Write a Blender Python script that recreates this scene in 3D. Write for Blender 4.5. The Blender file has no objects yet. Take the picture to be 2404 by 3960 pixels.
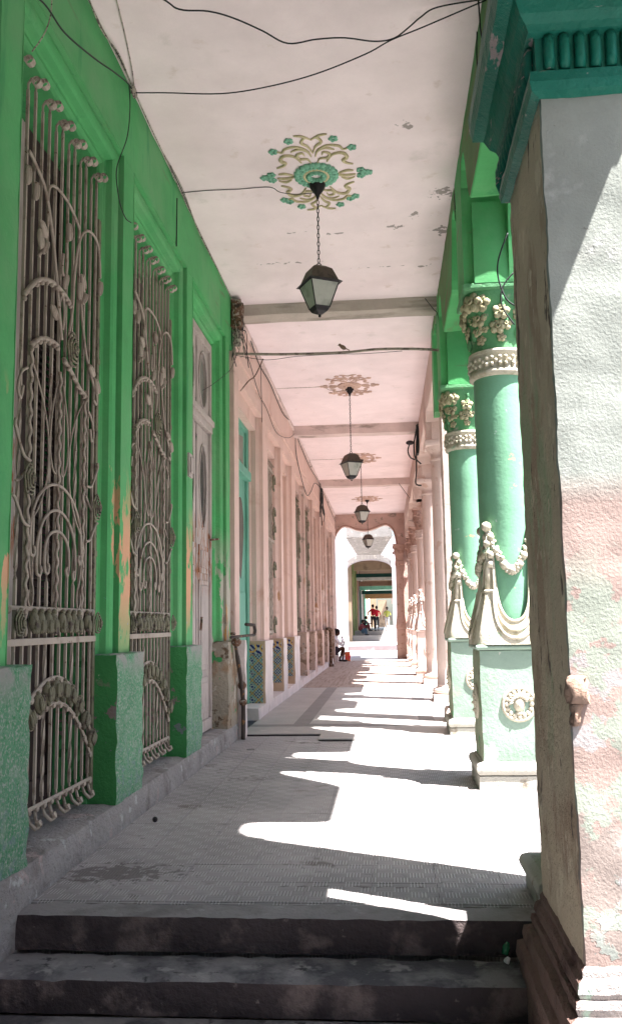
import bpy, bmesh, math, random
from mathutils import Vector, Matrix, noise
R = math.radians
random.seed(7)
S = bpy.context.scene
col = S.collection

# ------------------------------------------------------------ camera, light, exposure
cam_d = bpy.data.cameras.new('camera'); cam = bpy.data.objects.new('camera', cam_d); col.objects.link(cam)
S.camera = cam
cam_d.sensor_fit = 'VERTICAL'; cam_d.sensor_height = 36; cam_d.lens = 3380/3960*36
cam_d.clip_start = .05; cam_d.clip_end = 2000
yaw, pitch, roll = R(4.7785), R(7.311), R(-.92)
fwd = Vector((-math.sin(yaw)*math.cos(pitch), math.cos(yaw)*math.cos(pitch), math.sin(pitch)))
rt = Vector((math.cos(yaw), math.sin(yaw), 0)); up = rt.cross(fwd)
r2 = math.cos(roll)*rt + math.sin(roll)*up; u2 = -math.sin(roll)*rt + math.cos(roll)*up
m = Matrix((r2, u2, -fwd)).transposed().to_4x4(); m.translation = Vector((0, 0, 1.4))
cam.matrix_world = m

SUN = Vector((1, -.50, 2.37)).normalized()
w = bpy.data.worlds.new('World'); S.world = w; w.use_nodes = True
nt = w.node_tree
sky = nt.nodes.new('ShaderNodeTexSky'); sky.sky_type = 'NISHITA'; sky.sun_disc = False
sky.sun_elevation = math.asin(SUN.z); sky.sun_rotation = math.atan2(SUN.x, SUN.y)
sky.air_density = 1.0; sky.dust_density = 2.5
nt.links.new(sky.outputs[0], nt.nodes['Background'].inputs[0]); nt.nodes['Background'].inputs[1].default_value = .06
sd = bpy.data.lights.new('sun', 'SUN'); sd.energy = 5; sd.angle = R(.53); sd.color = (1, .95, .93)
so = bpy.data.objects.new('sun', sd); col.objects.link(so); so.rotation_euler = SUN.to_track_quat('Z', 'Y').to_euler()
S.view_settings.view_transform = 'Standard'; S.view_settings.look = 'None'; S.view_settings.gamma = 1
S.view_settings.use_curve_mapping = False
S.view_settings.exposure = 2.7
S.render.engine = 'CYCLES'
S.cycles.max_bounces = 10; S.cycles.diffuse_bounces = 7

# ------------------------------------------------------------ materials
_m = {}
def mat(name, base, rough=.85, layers=(), bump=(), spec=.3, metal=0, grain=.10, relief=0):
    """layers: (colour, scale, threshold, softness, zmin, zmax, zsoft, stretch) ; bump: [(scale, strength, distance)]"""
    if name in _m: return _m[name]
    M = bpy.data.materials.new(name); M.use_nodes = True; N = M.node_tree.nodes; L = M.node_tree.links
    b = N['Principled BSDF']; b.inputs['Roughness'].default_value = rough; b.inputs['Metallic'].default_value = metal
    b.inputs['Specular IOR Level'].default_value = spec*.6
    geo = N.new('ShaderNodeNewGeometry'); pos = geo.outputs['Position']
    sep = N.new('ShaderNodeSeparateXYZ'); L.new(pos, sep.inputs[0])
    def noise_f(scale, det=5, stretch=(1, 1, 1), off=0):
        mp = N.new('ShaderNodeMapping'); mp.inputs['Scale'].default_value = stretch; mp.inputs['Location'].default_value = (off, off*1.7, off*.6)
        L.new(pos, mp.inputs[0]); n = N.new('ShaderNodeTexNoise'); n.inputs['Scale'].default_value = scale; n.inputs['Detail'].default_value = det
        n.inputs['Roughness'].default_value = .6
        L.new(mp.outputs[0], n.inputs['Vector']); return n.outputs[0]
    def ramp(inp, a, bb):
        r = N.new('ShaderNodeMapRange'); r.inputs[1].default_value = a; r.inputs[2].default_value = bb; r.clamp = True
        L.new(inp, r.inputs[0]); return r.outputs[0]
    def mul(a, c):
        q = N.new('ShaderNodeMath'); q.operation = 'MULTIPLY'; L.new(a, q.inputs[0])
        if isinstance(c, (int, float)): q.inputs[1].default_value = c
        else: L.new(c, q.inputs[1])
        return q.outputs[0]
    def mix(f, a, c, blend='MIX'):
        q = N.new('ShaderNodeMixRGB'); q.blend_type = blend
        if isinstance(f, (int, float)): q.inputs[0].default_value = f
        else: L.new(f, q.inputs[0])
        for i, v in ((1, a), (2, c)):
            if isinstance(v, tuple): q.inputs[i].default_value = (*v, 1)
            else: L.new(v, q.inputs[i])
        return q.outputs[0]
    lo = tuple(max(0, c*(1-grain*1.6)) for c in base); hi = tuple(min(1, c*(1+grain)) for c in base)
    c = mix(ramp(noise_f(2.3, 7), .3, .7), lo, hi)
    c = mix(mul(ramp(noise_f(38, 3), .35, .7), grain*2), c, tuple(v*.75 for v in base))
    hsum = None
    for i, ly in enumerate(layers):
        colr, sc, th, soft, z0, z1, zs, st = (list(ly)+[None]*8)[:8]
        f = ramp(noise_f(sc, 8, st or (1, 1, 1), off=3.1*i+1), th, th+(soft or .02))
        if z0 is not None: f = mul(f, ramp(sep.outputs[2], z0, z0+(zs or .3)))
        if z1 is not None:
            f = mul(f, ramp(sep.outputs[2], z1, z1-(zs or .3)))
        c = mix(f, c, colr)
        if relief:
            q = N.new('ShaderNodeMath'); q.operation = 'MAXIMUM'
            if hsum: L.new(hsum, q.inputs[0])
            L.new(f, q.inputs[1]); hsum = q.outputs[0]
    L.new(c, b.inputs['Base Color'])
    prev = None
    if hsum:
        bm = N.new('ShaderNodeBump'); bm.invert = True; bm.inputs['Strength'].default_value = .9; bm.inputs['Distance'].default_value = relief
        L.new(hsum, bm.inputs['Height']); prev = bm.outputs[0]
    for sc, st, di in bump:
        bm = N.new('ShaderNodeBump'); bm.inputs['Strength'].default_value = st; bm.inputs['Distance'].default_value = di
        L.new(noise_f(sc, 6), bm.inputs['Height'])
        if prev: L.new(prev, bm.inputs['Normal'])
        prev = bm.outputs[0]
    if prev: L.new(prev, b.inputs['Normal'])
    _m[name] = M
    M['h'] = 1
    M['_'] = name
    return M
def tools(M):
    return M.node_tree.nodes, M.node_tree.links

GREEN = (.088, .385, .135)
salmon = (.62, .34, .20); bluep = (.25, .38, .55)
paint = mat('green_paint', GREEN, .68, [((.10, .17, .10), 4, .50, .25, None, 1.5, .35), ((.15, .37, .17), .9, .48, .25), ((.045, .27, .10), 3.3, .60, .12, None, None, None, (1.6, 1.6, .25)), ((.055, .33, .10), 1.1, .56, .2), (salmon, 3.2, .60, .012, 1.2, 2.75, .5, (1, 1, .35)), (bluep, 5.5, .66, .012, 1.2, 2.1, .3), ((.5, .5, .42), 9, .715, .01), ((.16, .17, .11), 2.0, .62, .1, 4.9, 9, .2, (1, .3, 3))], [(30, .25, .01), (5, .2, .02)], .35)
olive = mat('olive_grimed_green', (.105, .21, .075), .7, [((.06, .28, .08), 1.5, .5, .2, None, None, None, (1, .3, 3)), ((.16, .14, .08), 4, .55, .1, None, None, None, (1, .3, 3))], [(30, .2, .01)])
paint_clean = mat('green_paint_upper', GREEN, .68, [((.15, .37, .17), .9, .48, .25), ((.045, .27, .10), 3.3, .60, .12, None, None, None, (1.6, 1.6, .25)), ((.055, .33, .10), 1.1, .56, .2), ((.14, .17, .09), 2.2, .62, .12, None, None, None, (1, .4, 3)), ((.5, .5, .42), 9, .73, .01)], [(30, .2, .01), (5, .2, .02)])
peel = mat('green_paint_peeling', GREEN, .68, [((.15, .37, .17), .9, .48, .25), ((.045, .27, .10), 3.3, .60, .12, None, None, None, (1.6, 1.6, .25)), (salmon, 5.2, .485, .015, 1.15, 2.6, .5, (1, 1, .4)), (bluep, 6, .66, .012, 1.2, 2.1, .3), ((.5, .5, .42), 9, .715, .01)], [(30, .25, .01), (5, .2, .02)], relief=.004)
roughcast = mat('green_roughcast', (.13, .33, .19), .9, [((.27, .37, .29), 9, .5, .2), ((.36, .42, .36), 60, .52, .08), ((.05, .26, .10), 48, .56, .08), ((.20, .28, .29), 14, .52, .15, None, .75, .4), ((.33, .34, .31), 5, .42, .12, 1.02, 9, .15)], [(75, .9, .02), (30, .5, .02)])
jambside = mat('green_shaded_chipped', (.05, .24, .075), .7, [((.20, .16, .15), 4.2, .56, .015, .25, 1.1, .2), ((.15, .19, .19), 7, .6, .02, .2, .9, .2), ((.4, .42, .35), 8, .70, .01)], [(30, .5, .02), (8, .4, .02)])  # shade put into the green of the camera-facing plinth sides; chips are wear
pruin = mat('green_paint_ruined', GREEN, .68, [((.15, .37, .17), .9, .48, .25), ((.40, .38, .31), 2.4, .47, .02, None, 2.6, .7, (1, 1, .5)), ((.55, .30, .12), 3.1, .55, .012, None, 2.0, .5, (1, 1, .4)), ((.24, .18, .13), 5, .57, .03, None, 1.8, .5)], [(30, .5, .02), (6, .3, .02)], relief=.004)
ruin = mat('ruined_plaster', (.34, .30, .24), .95, [((.30, .21, .14), 3, .5, .1), ((.13, .09, .06), 7, .58, .05), ((.06, .28, .1), 3.6, .61, .015), ((.45, .42, .36), 5, .6, .03)], [(22, .9, .03), (7, .8, .05)], relief=.004)
curbm = mat('worn_curb_concrete', (.34, .32, .31), .95, [((.22, .20, .19), 3, .52, .15), ((.42, .34, .32), 4, .60, .05), ((.46, .46, .45), 8, .60, .06)], [(25, .9, .03), (7, .8, .05)])
ceilm = mat('ceiling_plaster', (.87, .755, .765), .9, [((.72, .61, .615), .7, .5, .3), ((.66, .585, .57), 1.6, .62, .12), ((.74, .62, .60), 5, .62, .1)], [(60, .15, .01)], grain=.04)
beamgrey = mat('grey_beam_plaster', (.46, .41, .36), .9, [((.22, .20, .17), 2.4, .52, .15, None, None, None, (.4, 1, 3))], [(20, .4, .02)])
pinkbeam = mat('pink_beam_plaster', (.66, .54, .51), .9, [((.30, .25, .22), 2.4, .58, .1, None, None, None, (.5, 1, 2))], [(20, .4, .02)])
pink = mat('pink_paint', (.68, .50, .44), .75, [((.55, .36, .30), 2.2, .58, .12), ((.42, .24, .14), 4, .645, .02, 1.2, 2.6, .5, (1, 1, .3))], [(30, .3, .01), (5, .25, .02)], grain=.05)
pinkold = mat('old_pink_paint', (.56, .41, .36), .85, [((.36, .22, .13), 3, .58, .05, .2, 3.2, .8, (1, 1, .35)), ((.30, .26, .22), 4, .60, .05), ((.68, .55, .50), 2, .6, .06)], [(25, .6, .02), (6, .4, .03)])
tan = mat('tan_jamb_paint', (.50, .36, .25), .85, [((.40, .28, .2), 2, .56, .2)], [(25, .3, .02)])
plinthpink = mat('whitewashed_plinth', (.66, .58, .56), .9, [((.5, .42, .38), 3, .6, .06), ((.5, .5, .52), 5, .6, .1, None, .5, .2)], [(20, .5, .02)])
patchy = mat('patchy_plaster', (.50, .36, .29), .95, [((.26, .18, .13), 5, .52, .05), ((.56, .48, .42), 6, .6, .04), ((.2, .22, .2), 9, .62, .03)], [(20, .8, .03)])
iron = mat('painted_iron', (.40, .345, .29), .6, [((.25, .20, .165), 9, .54, .1), ((.14, .08, .05), 20, .66, .03)], [(60, .3, .005)], .4)
bronze = mat('weathered_iron_leaf', (.20, .19, .13), .6, [((.09, .07, .06), 18, .52, .1)], [(60, .5, .01)], .4)
darkwood = mat('dark_shutter_wood', (.05, .036, .034), .8, [((.08, .06, .055), 6, .56, .1, None, None, None, (1, 4, .4))], [(40, .3, .01)])
greywood = mat('grey_door_wood', (.47, .41, .385), .8, [((.30, .25, .22), 6, .55, .1, None, None, None, (4, 4, .3)), ((.30, .12, .055), 9, .52, .03, 1.7, 2.75, .3, (3, 3, .35))], [(40, .3, .01)])
tealwood = mat('teal_door_wood', (.16, .40, .30), .6, [((.10, .28, .2), 5, .56, .1, None, None, None, (3, 3, .3))], [(40, .3, .01)])
glassdark = mat('dusty_dark_glass', (.07, .075, .07), .18, (), (), .5)
glassgrey = mat('dusty_grey_glass', (.24, .25, .22), .25, (), (), .5)
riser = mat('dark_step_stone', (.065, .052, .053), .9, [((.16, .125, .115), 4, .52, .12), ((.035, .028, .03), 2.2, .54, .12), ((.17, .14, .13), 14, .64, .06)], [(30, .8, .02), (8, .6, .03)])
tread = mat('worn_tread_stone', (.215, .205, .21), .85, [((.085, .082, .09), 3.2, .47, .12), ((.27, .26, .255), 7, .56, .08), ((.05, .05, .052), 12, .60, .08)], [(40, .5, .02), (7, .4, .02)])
roadm = mat('asphalt', (.10, .10, .098), .95, (), [(60, .5, .02)])
walkm = mat('sidewalk_concrete', (.33, .31, .295), .95, [((.3, .29, .27), 2, .56, .1)], [(40, .4, .02)])
groundm = mat('earth', (.2, .18, .15), .95)
pale = mat('pale_facade', (.62, .58, .52), .9)
white = mat('white_lime', (.50, .465, .485), .9, [((.44, .41, .42), 1.2, .56, .2)], [(30, .3, .01)], grain=.04)
wpink = mat('pink_dado', (.58, .36, .42), .9, (), [(30, .3, .01)])
grey = mat('gateway_grey', (.33, .31, .29), .95, [((.5, .46, .42), 3, .58, .04), ((.16, .15, .14), 4, .62, .05)], [(20, .8, .05)])
colgreen = mat('column_green', (.18, .39, .25), .55, [((.36, .50, .42), 7, .66, .03), (salmon, 3.3, .655, .01, 1.3, 3.2, .4)], [(34, .35, .006), (7, .3, .012)])
pedgreen = mat('pedestal_green', (.27, .37, .30), .7, [((.55, .62, .54), 5, .62, .05, None, None, None, (1, 1, .4)), ((.5, .5, .45), 18, .66, .03), ((.32, .34, .26), 2, .60, .1)], [(30, .4, .015)])
cream = mat('cream_stucco', (.55, .51, .41), .8, [((.34, .31, .22), 6, .52, .12), ((.25, .36, .24), 5, .62, .04), ((.3, .27, .2), 16, .66, .03)], [(50, .5, .015)])
ocre = mat('ochre_flower_stucco', (.42, .39, .25), .8, [((.24, .22, .13), 12, .52, .1), ((.16, .30, .14), 9, .60, .05)], [(50, .5, .015)])
basecr = mat('grey_base_stucco', (.42, .41, .36), .85, [((.24, .21, .17), 6, .58, .08)], [(40, .6, .02)])
pinkcol = mat('pink_column_paint', (.62, .50, .45), .85, [((.5, .36, .3), 4, .6, .06), ((.2, .16, .15), 14, .69, .02, None, 1.4, .4)], [(34, .4, .02)], grain=.06)
pinkorn = mat('brown_pink_stucco', (.44, .29, .24), .85, [((.3, .18, .13), 8, .55, .1)], [(50, .6, .015)])
teal = mat('teal_cornice_paint', (.008, .15, .105), .45, [((.006, .09, .065), 2, .5, .2), ((.25, .3, .26), 16, .71, .02), ((.30, .25, .25), 3, .64, .02, None, None, None, (1, 1, 6))], [(20, .5, .02), (70, .3, .01)], .45)
blackm = mat('black_metal', (.025, .022, .025), .5, (), (), .4)
capm = mat('bronze_lamp_metal', (.11, .085, .065), .6, [((.07, .055, .045), 20, .52, .1)], (), .4)
frost = mat('frosted_lamp_glass', (.52, .52, .47), .22, [((.3, .31, .27), 6, .5, .2)], (), .5)
medgreen = mat('medallion_green', (.22, .48, .34), .7, [((.10, .26, .18), 22, .55, .1)], [(40, .5, .01)])
medcream = mat('medallion_cream', (.56, .50, .31), .7, [((.42, .36, .2), 18, .56, .1)], [(40, .5, .01)])
medpink = mat('medallion_faded', (.62, .45, .37), .7, [((.50, .33, .26), 18, .56, .1)], [(40, .5, .01)])
cable = mat('dark_cable', (.03, .035, .035), .6)
cablew = mat('pale_twisted_cable', (.42, .38, .32), .7, [((.12, .1, .09), 30, .52, .03)])
rust = mat('rusty_junk', (.16, .09, .06), .9, [((.35, .31, .27), 22, .55, .04), ((.05, .04, .03), 12, .55, .05)], [(40, .9, .02)])
pipem = mat('dark_drain_pipe', (.075, .06, .055), .7, [((.25, .13, .06), 12, .6, .04)], [(50, .6, .01)])
skin = mat('dark_skin', (.085, .04, .028), .6)
hairm = mat('black_hair', (.012, .01, .01), .8)
shirtw = mat('grey_white_cotton', (.62, .62, .66), .9)
skirtm = mat('dark_patterned_skirt', (.03, .025, .035), .9, [((.5, .08, .2), 14, .64, .02), ((.5, .45, .5), 17, .69, .02)])
redm = mat('red_cotton', (.55, .02, .04), .85); jeans = mat('dark_trousers', (.04, .04, .05), .9)
yel = mat('yellow_cotton', (.48, .52, .12), .9); whitec = mat('pale_trousers', (.62, .60, .60), .9)
capw = mat('pale_cap', (.5, .48, .46), .9); bluec = mat('faded_blue_denim', (.06, .11, .16), .9); maroon = mat('maroon_cotton', (.16, .04, .05), .9)
bagm = mat('orange_red_plastic', (.7, .16, .07), .5, [((.75, .4, .3), 8, .6, .05), ((.6, .05, .06), 5, .5, .1)])
shoem = mat('black_leather', (.02, .02, .022), .5)
plasticw = mat('white_plastic', (.75, .76, .74), .4); glassgreen = mat('green_bottle_glass', (.015, .12, .05), .12, (), (), .6)
eyem = mat('eye_white', (.6, .58, .55), .4)

# pillar, two looks
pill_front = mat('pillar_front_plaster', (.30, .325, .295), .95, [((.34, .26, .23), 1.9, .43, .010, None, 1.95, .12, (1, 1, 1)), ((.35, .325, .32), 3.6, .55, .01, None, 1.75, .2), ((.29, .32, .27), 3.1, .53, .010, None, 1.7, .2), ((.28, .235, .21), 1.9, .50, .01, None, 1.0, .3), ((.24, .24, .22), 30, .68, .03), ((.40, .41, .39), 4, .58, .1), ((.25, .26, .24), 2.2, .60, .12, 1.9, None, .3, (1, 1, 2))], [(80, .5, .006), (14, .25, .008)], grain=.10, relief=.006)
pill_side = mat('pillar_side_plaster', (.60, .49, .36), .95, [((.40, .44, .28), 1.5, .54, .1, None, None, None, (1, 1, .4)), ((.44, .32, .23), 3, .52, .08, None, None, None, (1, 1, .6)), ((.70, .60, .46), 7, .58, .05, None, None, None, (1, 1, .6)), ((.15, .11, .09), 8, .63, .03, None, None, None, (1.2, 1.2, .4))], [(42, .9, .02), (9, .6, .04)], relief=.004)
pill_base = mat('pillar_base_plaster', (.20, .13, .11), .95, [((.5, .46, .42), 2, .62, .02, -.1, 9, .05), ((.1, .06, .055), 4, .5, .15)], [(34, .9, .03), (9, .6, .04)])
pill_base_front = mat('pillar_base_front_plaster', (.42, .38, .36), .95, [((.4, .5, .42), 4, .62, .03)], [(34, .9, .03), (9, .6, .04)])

def floor_mat():
    M = mat('relief_floor_tile', (.335, .312, .308), .75, [((.235, .225, .22), 1.1, .44, .2), ((.40, .385, .375), 6, .58, .2), ((.17, .15, .14), 2.2, .63, .05), ((.20, .19, .19), 21, .62, .05)], (), grain=.08)
    N, L = tools(M); b = N['Principled BSDF']
    geo = N.new('ShaderNodeNewGeometry'); sp = N.new('ShaderNodeSeparateXYZ'); L.new(geo.outputs['Position'], sp.inputs[0])
    def mth(op, a, c=None):
        q = N.new('ShaderNodeMath'); q.operation = op
        for i, v in ((0, a), (1, c)):
            if v is None: continue
            if isinstance(v, (int, float)): q.inputs[i].default_value = v
            else: L.new(v, q.inputs[i])
        return q.outputs[0]
    X, Y = sp.outputs[0], sp.outputs[1]
    T = .0875
    ix = mth('FLOOR', mth('DIVIDE', X, T)); iy = mth('FLOOR', mth('DIVIDE', Y, T))
    par = mth('FLOORED_MODULO', mth('ADD', ix, iy), 2.0)
    sx = mth('SINE', mth('MULTIPLY', X, 2*math.pi/(T/5))); sy = mth('SINE', mth('MULTIPLY', Y, 2*math.pi/(T/3)))
    wx = mth('MULTIPLY', sx, par); wy = mth('MULTIPLY', mth('MULTIPLY', sy, .35), mth('SUBTRACT', 1.0, par))
    h = mth('ADD', wx, wy)
    base = b.inputs['Base Color'].links[0].from_socket
    mx = N.new('ShaderNodeMixRGB'); mx.blend_type = 'MIX'
    r = N.new('ShaderNodeMapRange'); r.inputs[1].default_value = .2; r.inputs[2].default_value = .9; r.inputs[4].default_value = .7; L.new(h, r.inputs[0])
    L.new(r.outputs[0], mx.inputs[0]); L.new(base, mx.inputs[1]); mx.inputs[2].default_value = (.50, .49, .48, 1)
    L.new(mx.outputs[0], b.inputs['Base Color'])
    bp = N.new('ShaderNodeBump'); bp.inputs['Strength'].default_value = .5; bp.inputs['Distance'].default_value = .003; L.new(h, bp.inputs['Height'])
    L.new(bp.outputs[0], b.inputs['Normal'])
    return M
floorm = floor_mat()
smoothtile = mat('smooth_floor_slab', (.36, .35, .335), .45, [((.30, .29, .28), 1.3, .5, .25), ((.42, .40, .38), 5, .6, .1)], [(30, .1, .01)], .4)
bandm = mat('dark_border_slab', (.20, .195, .19), .5, [((.16, .155, .15), 1.6, .5, .2)], (), .4)
stripem = mat('brown_striped_tile', (.38, .31, .27), .7, [((.26, .2, .17), 7, .52, .08, None, None, None, (3, .12, 1))], ())

def azulejo():
    M = mat('azulejo_tile', (.30, .36, .36), .3, (), ())
    N, L = tools(M); b = N['Principled BSDF']
    geo = N.new('ShaderNodeNewGeometry'); sp = N.new('ShaderNodeSeparateXYZ'); L.new(geo.outputs['Position'], sp.inputs[0])
    def mth(op, a, c=None):
        q = N.new('ShaderNodeMath'); q.operation = op
        for i, v in ((0, a), (1, c)):
            if v is None: continue
            if isinstance(v, (int, float)): q.inputs[i].default_value = v
            else: L.new(v, q.inputs[i])
        return q.outputs[0]
    T = .2
    def cell(s, off): return mth('SUBTRACT', mth('FLOORED_MODULO', mth('DIVIDE', mth('ADD', s, off), T), 1.0), .5)
    u = cell(sp.outputs[0], 2.2); v = cell(sp.outputs[2], 0.05)
    au, av = mth('ABSOLUTE', u), mth('ABSOLUTE', v)
    d = mth('SQRT', mth('ADD', mth('MULTIPLY', u, u), mth('MULTIPLY', v, v)))
    dd = mth('ADD', au, av)
    def band(s, c, wd): return mth('LESS_THAN', mth('ABSOLUTE', mth('SUBTRACT', s, c)), wd)
    def mix(f, a, c):
        q = N.new('ShaderNodeMixRGB'); L.new(f, q.inputs[0])
        for i, vv in ((1, a), (2, c)):
            if isinstance(vv, tuple): q.inputs[i].default_value = (*vv, 1)
            else: L.new(vv, q.inputs[i])
        return q.outputs[0]
    chk = mth('GREATER_THAN', mth('MULTIPLY', mth('SINE', mth('MULTIPLY', u, 25.13)), mth('SINE', mth('MULTIPLY', v, 25.13))), .12)
    c = mix(chk, (.27, .35, .33), (.012, .035, .12))
    c = mix(band(dd, .36, .045), c, (.20, .36, .28))
    c = mix(band(dd, .50, .045), c, (.42, .27, .05))
    c = mix(mth('LESS_THAN', d, .15), c, (.34, .38, .34))
    c = mix(mth('LESS_THAN', d, .09), c, (.012, .03, .12))
    top = mth('GREATER_THAN', sp.outputs[2], .95)
    c2 = mix(mth('GREATER_THAN', mth('SINE', mth('MULTIPLY', mth('ADD', u, v), 14.0)), .1), (.36, .38, .36), (.012, .02, .12))
    c2 = mix(band(d, .33, .06), c2, (.55, .33, .07))
    c = mix(top, c, c2)
    L.new(c, b.inputs['Base Color'])
    return M
azu = azulejo()

def ceiling_stains(M, spots, zc=5.7, colr=(.17, .15, .13, 1)):
    N, L = tools(M); b = N['Principled BSDF']
    base = b.inputs['Base Color'].links[0].from_socket
    geo = N.new('ShaderNodeNewGeometry')
    nz = N.new('ShaderNodeTexNoise'); nz.inputs['Scale'].default_value = 16; nz.inputs['Detail'].default_value = 8
    L.new(geo.outputs['Position'], nz.inputs['Vector'])
    for (x, y, rx, ry, th) in spots:
        mp = N.new('ShaderNodeMapping'); mp.vector_type = 'TEXTURE'; mp.inputs['Location'].default_value = (x, y, zc); mp.inputs['Scale'].default_value = (rx, ry, 1)
        L.new(geo.outputs['Position'], mp.inputs[0])
        ln = N.new('ShaderNodeVectorMath'); ln.operation = 'LENGTH'; L.new(mp.outputs[0], ln.inputs[0])
        a = N.new('ShaderNodeMath'); a.operation = 'MULTIPLY_ADD'; L.new(ln.outputs['Value'], a.inputs[0]); a.inputs[1].default_value = -.22; L.new(nz.outputs[0], a.inputs[2])
        r = N.new('ShaderNodeMapRange'); r.inputs[1].default_value = th; r.inputs[2].default_value = th+.05; r.inputs[4].default_value = .75; L.new(a.outputs[0], r.inputs[0])
        q = N.new('ShaderNodeMixRGB'); L.new(r.outputs[0], q.inputs[0]); L.new(base, q.inputs[1]); q.inputs[2].default_value = colr; base = q.outputs[0]
    L.new(base, b.inputs['Base Color'])
ceiling_stains(ceilm, [(.29, 7.19, .10, .07, .40), (.68, 8.42, .18, .13, .38), (.21, 9.14, .11, .05, .34), (.43, 8.87, .12, .10, .42), (.53, 10.25, .16, .05, .41), (.27, 10.21, .5, .03, .43), (-.91, 9.16, .16, .025, .38), (-.46, 9.23, .12, .03, .38), (-1.1, 9.96, .5, .04, .42), (.74, 9.3, .12, .1, .34)])

ceiling_stains(floorm, [(-1.6, 5.12, .34, .17, .28), (-.2, 4.9, .5, .03, .40), (-1.3, 8.2, .35, .2, .42), (-.9, 10.6, .5, .1, .40)], 0, (.13, .115, .11, 1))
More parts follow.
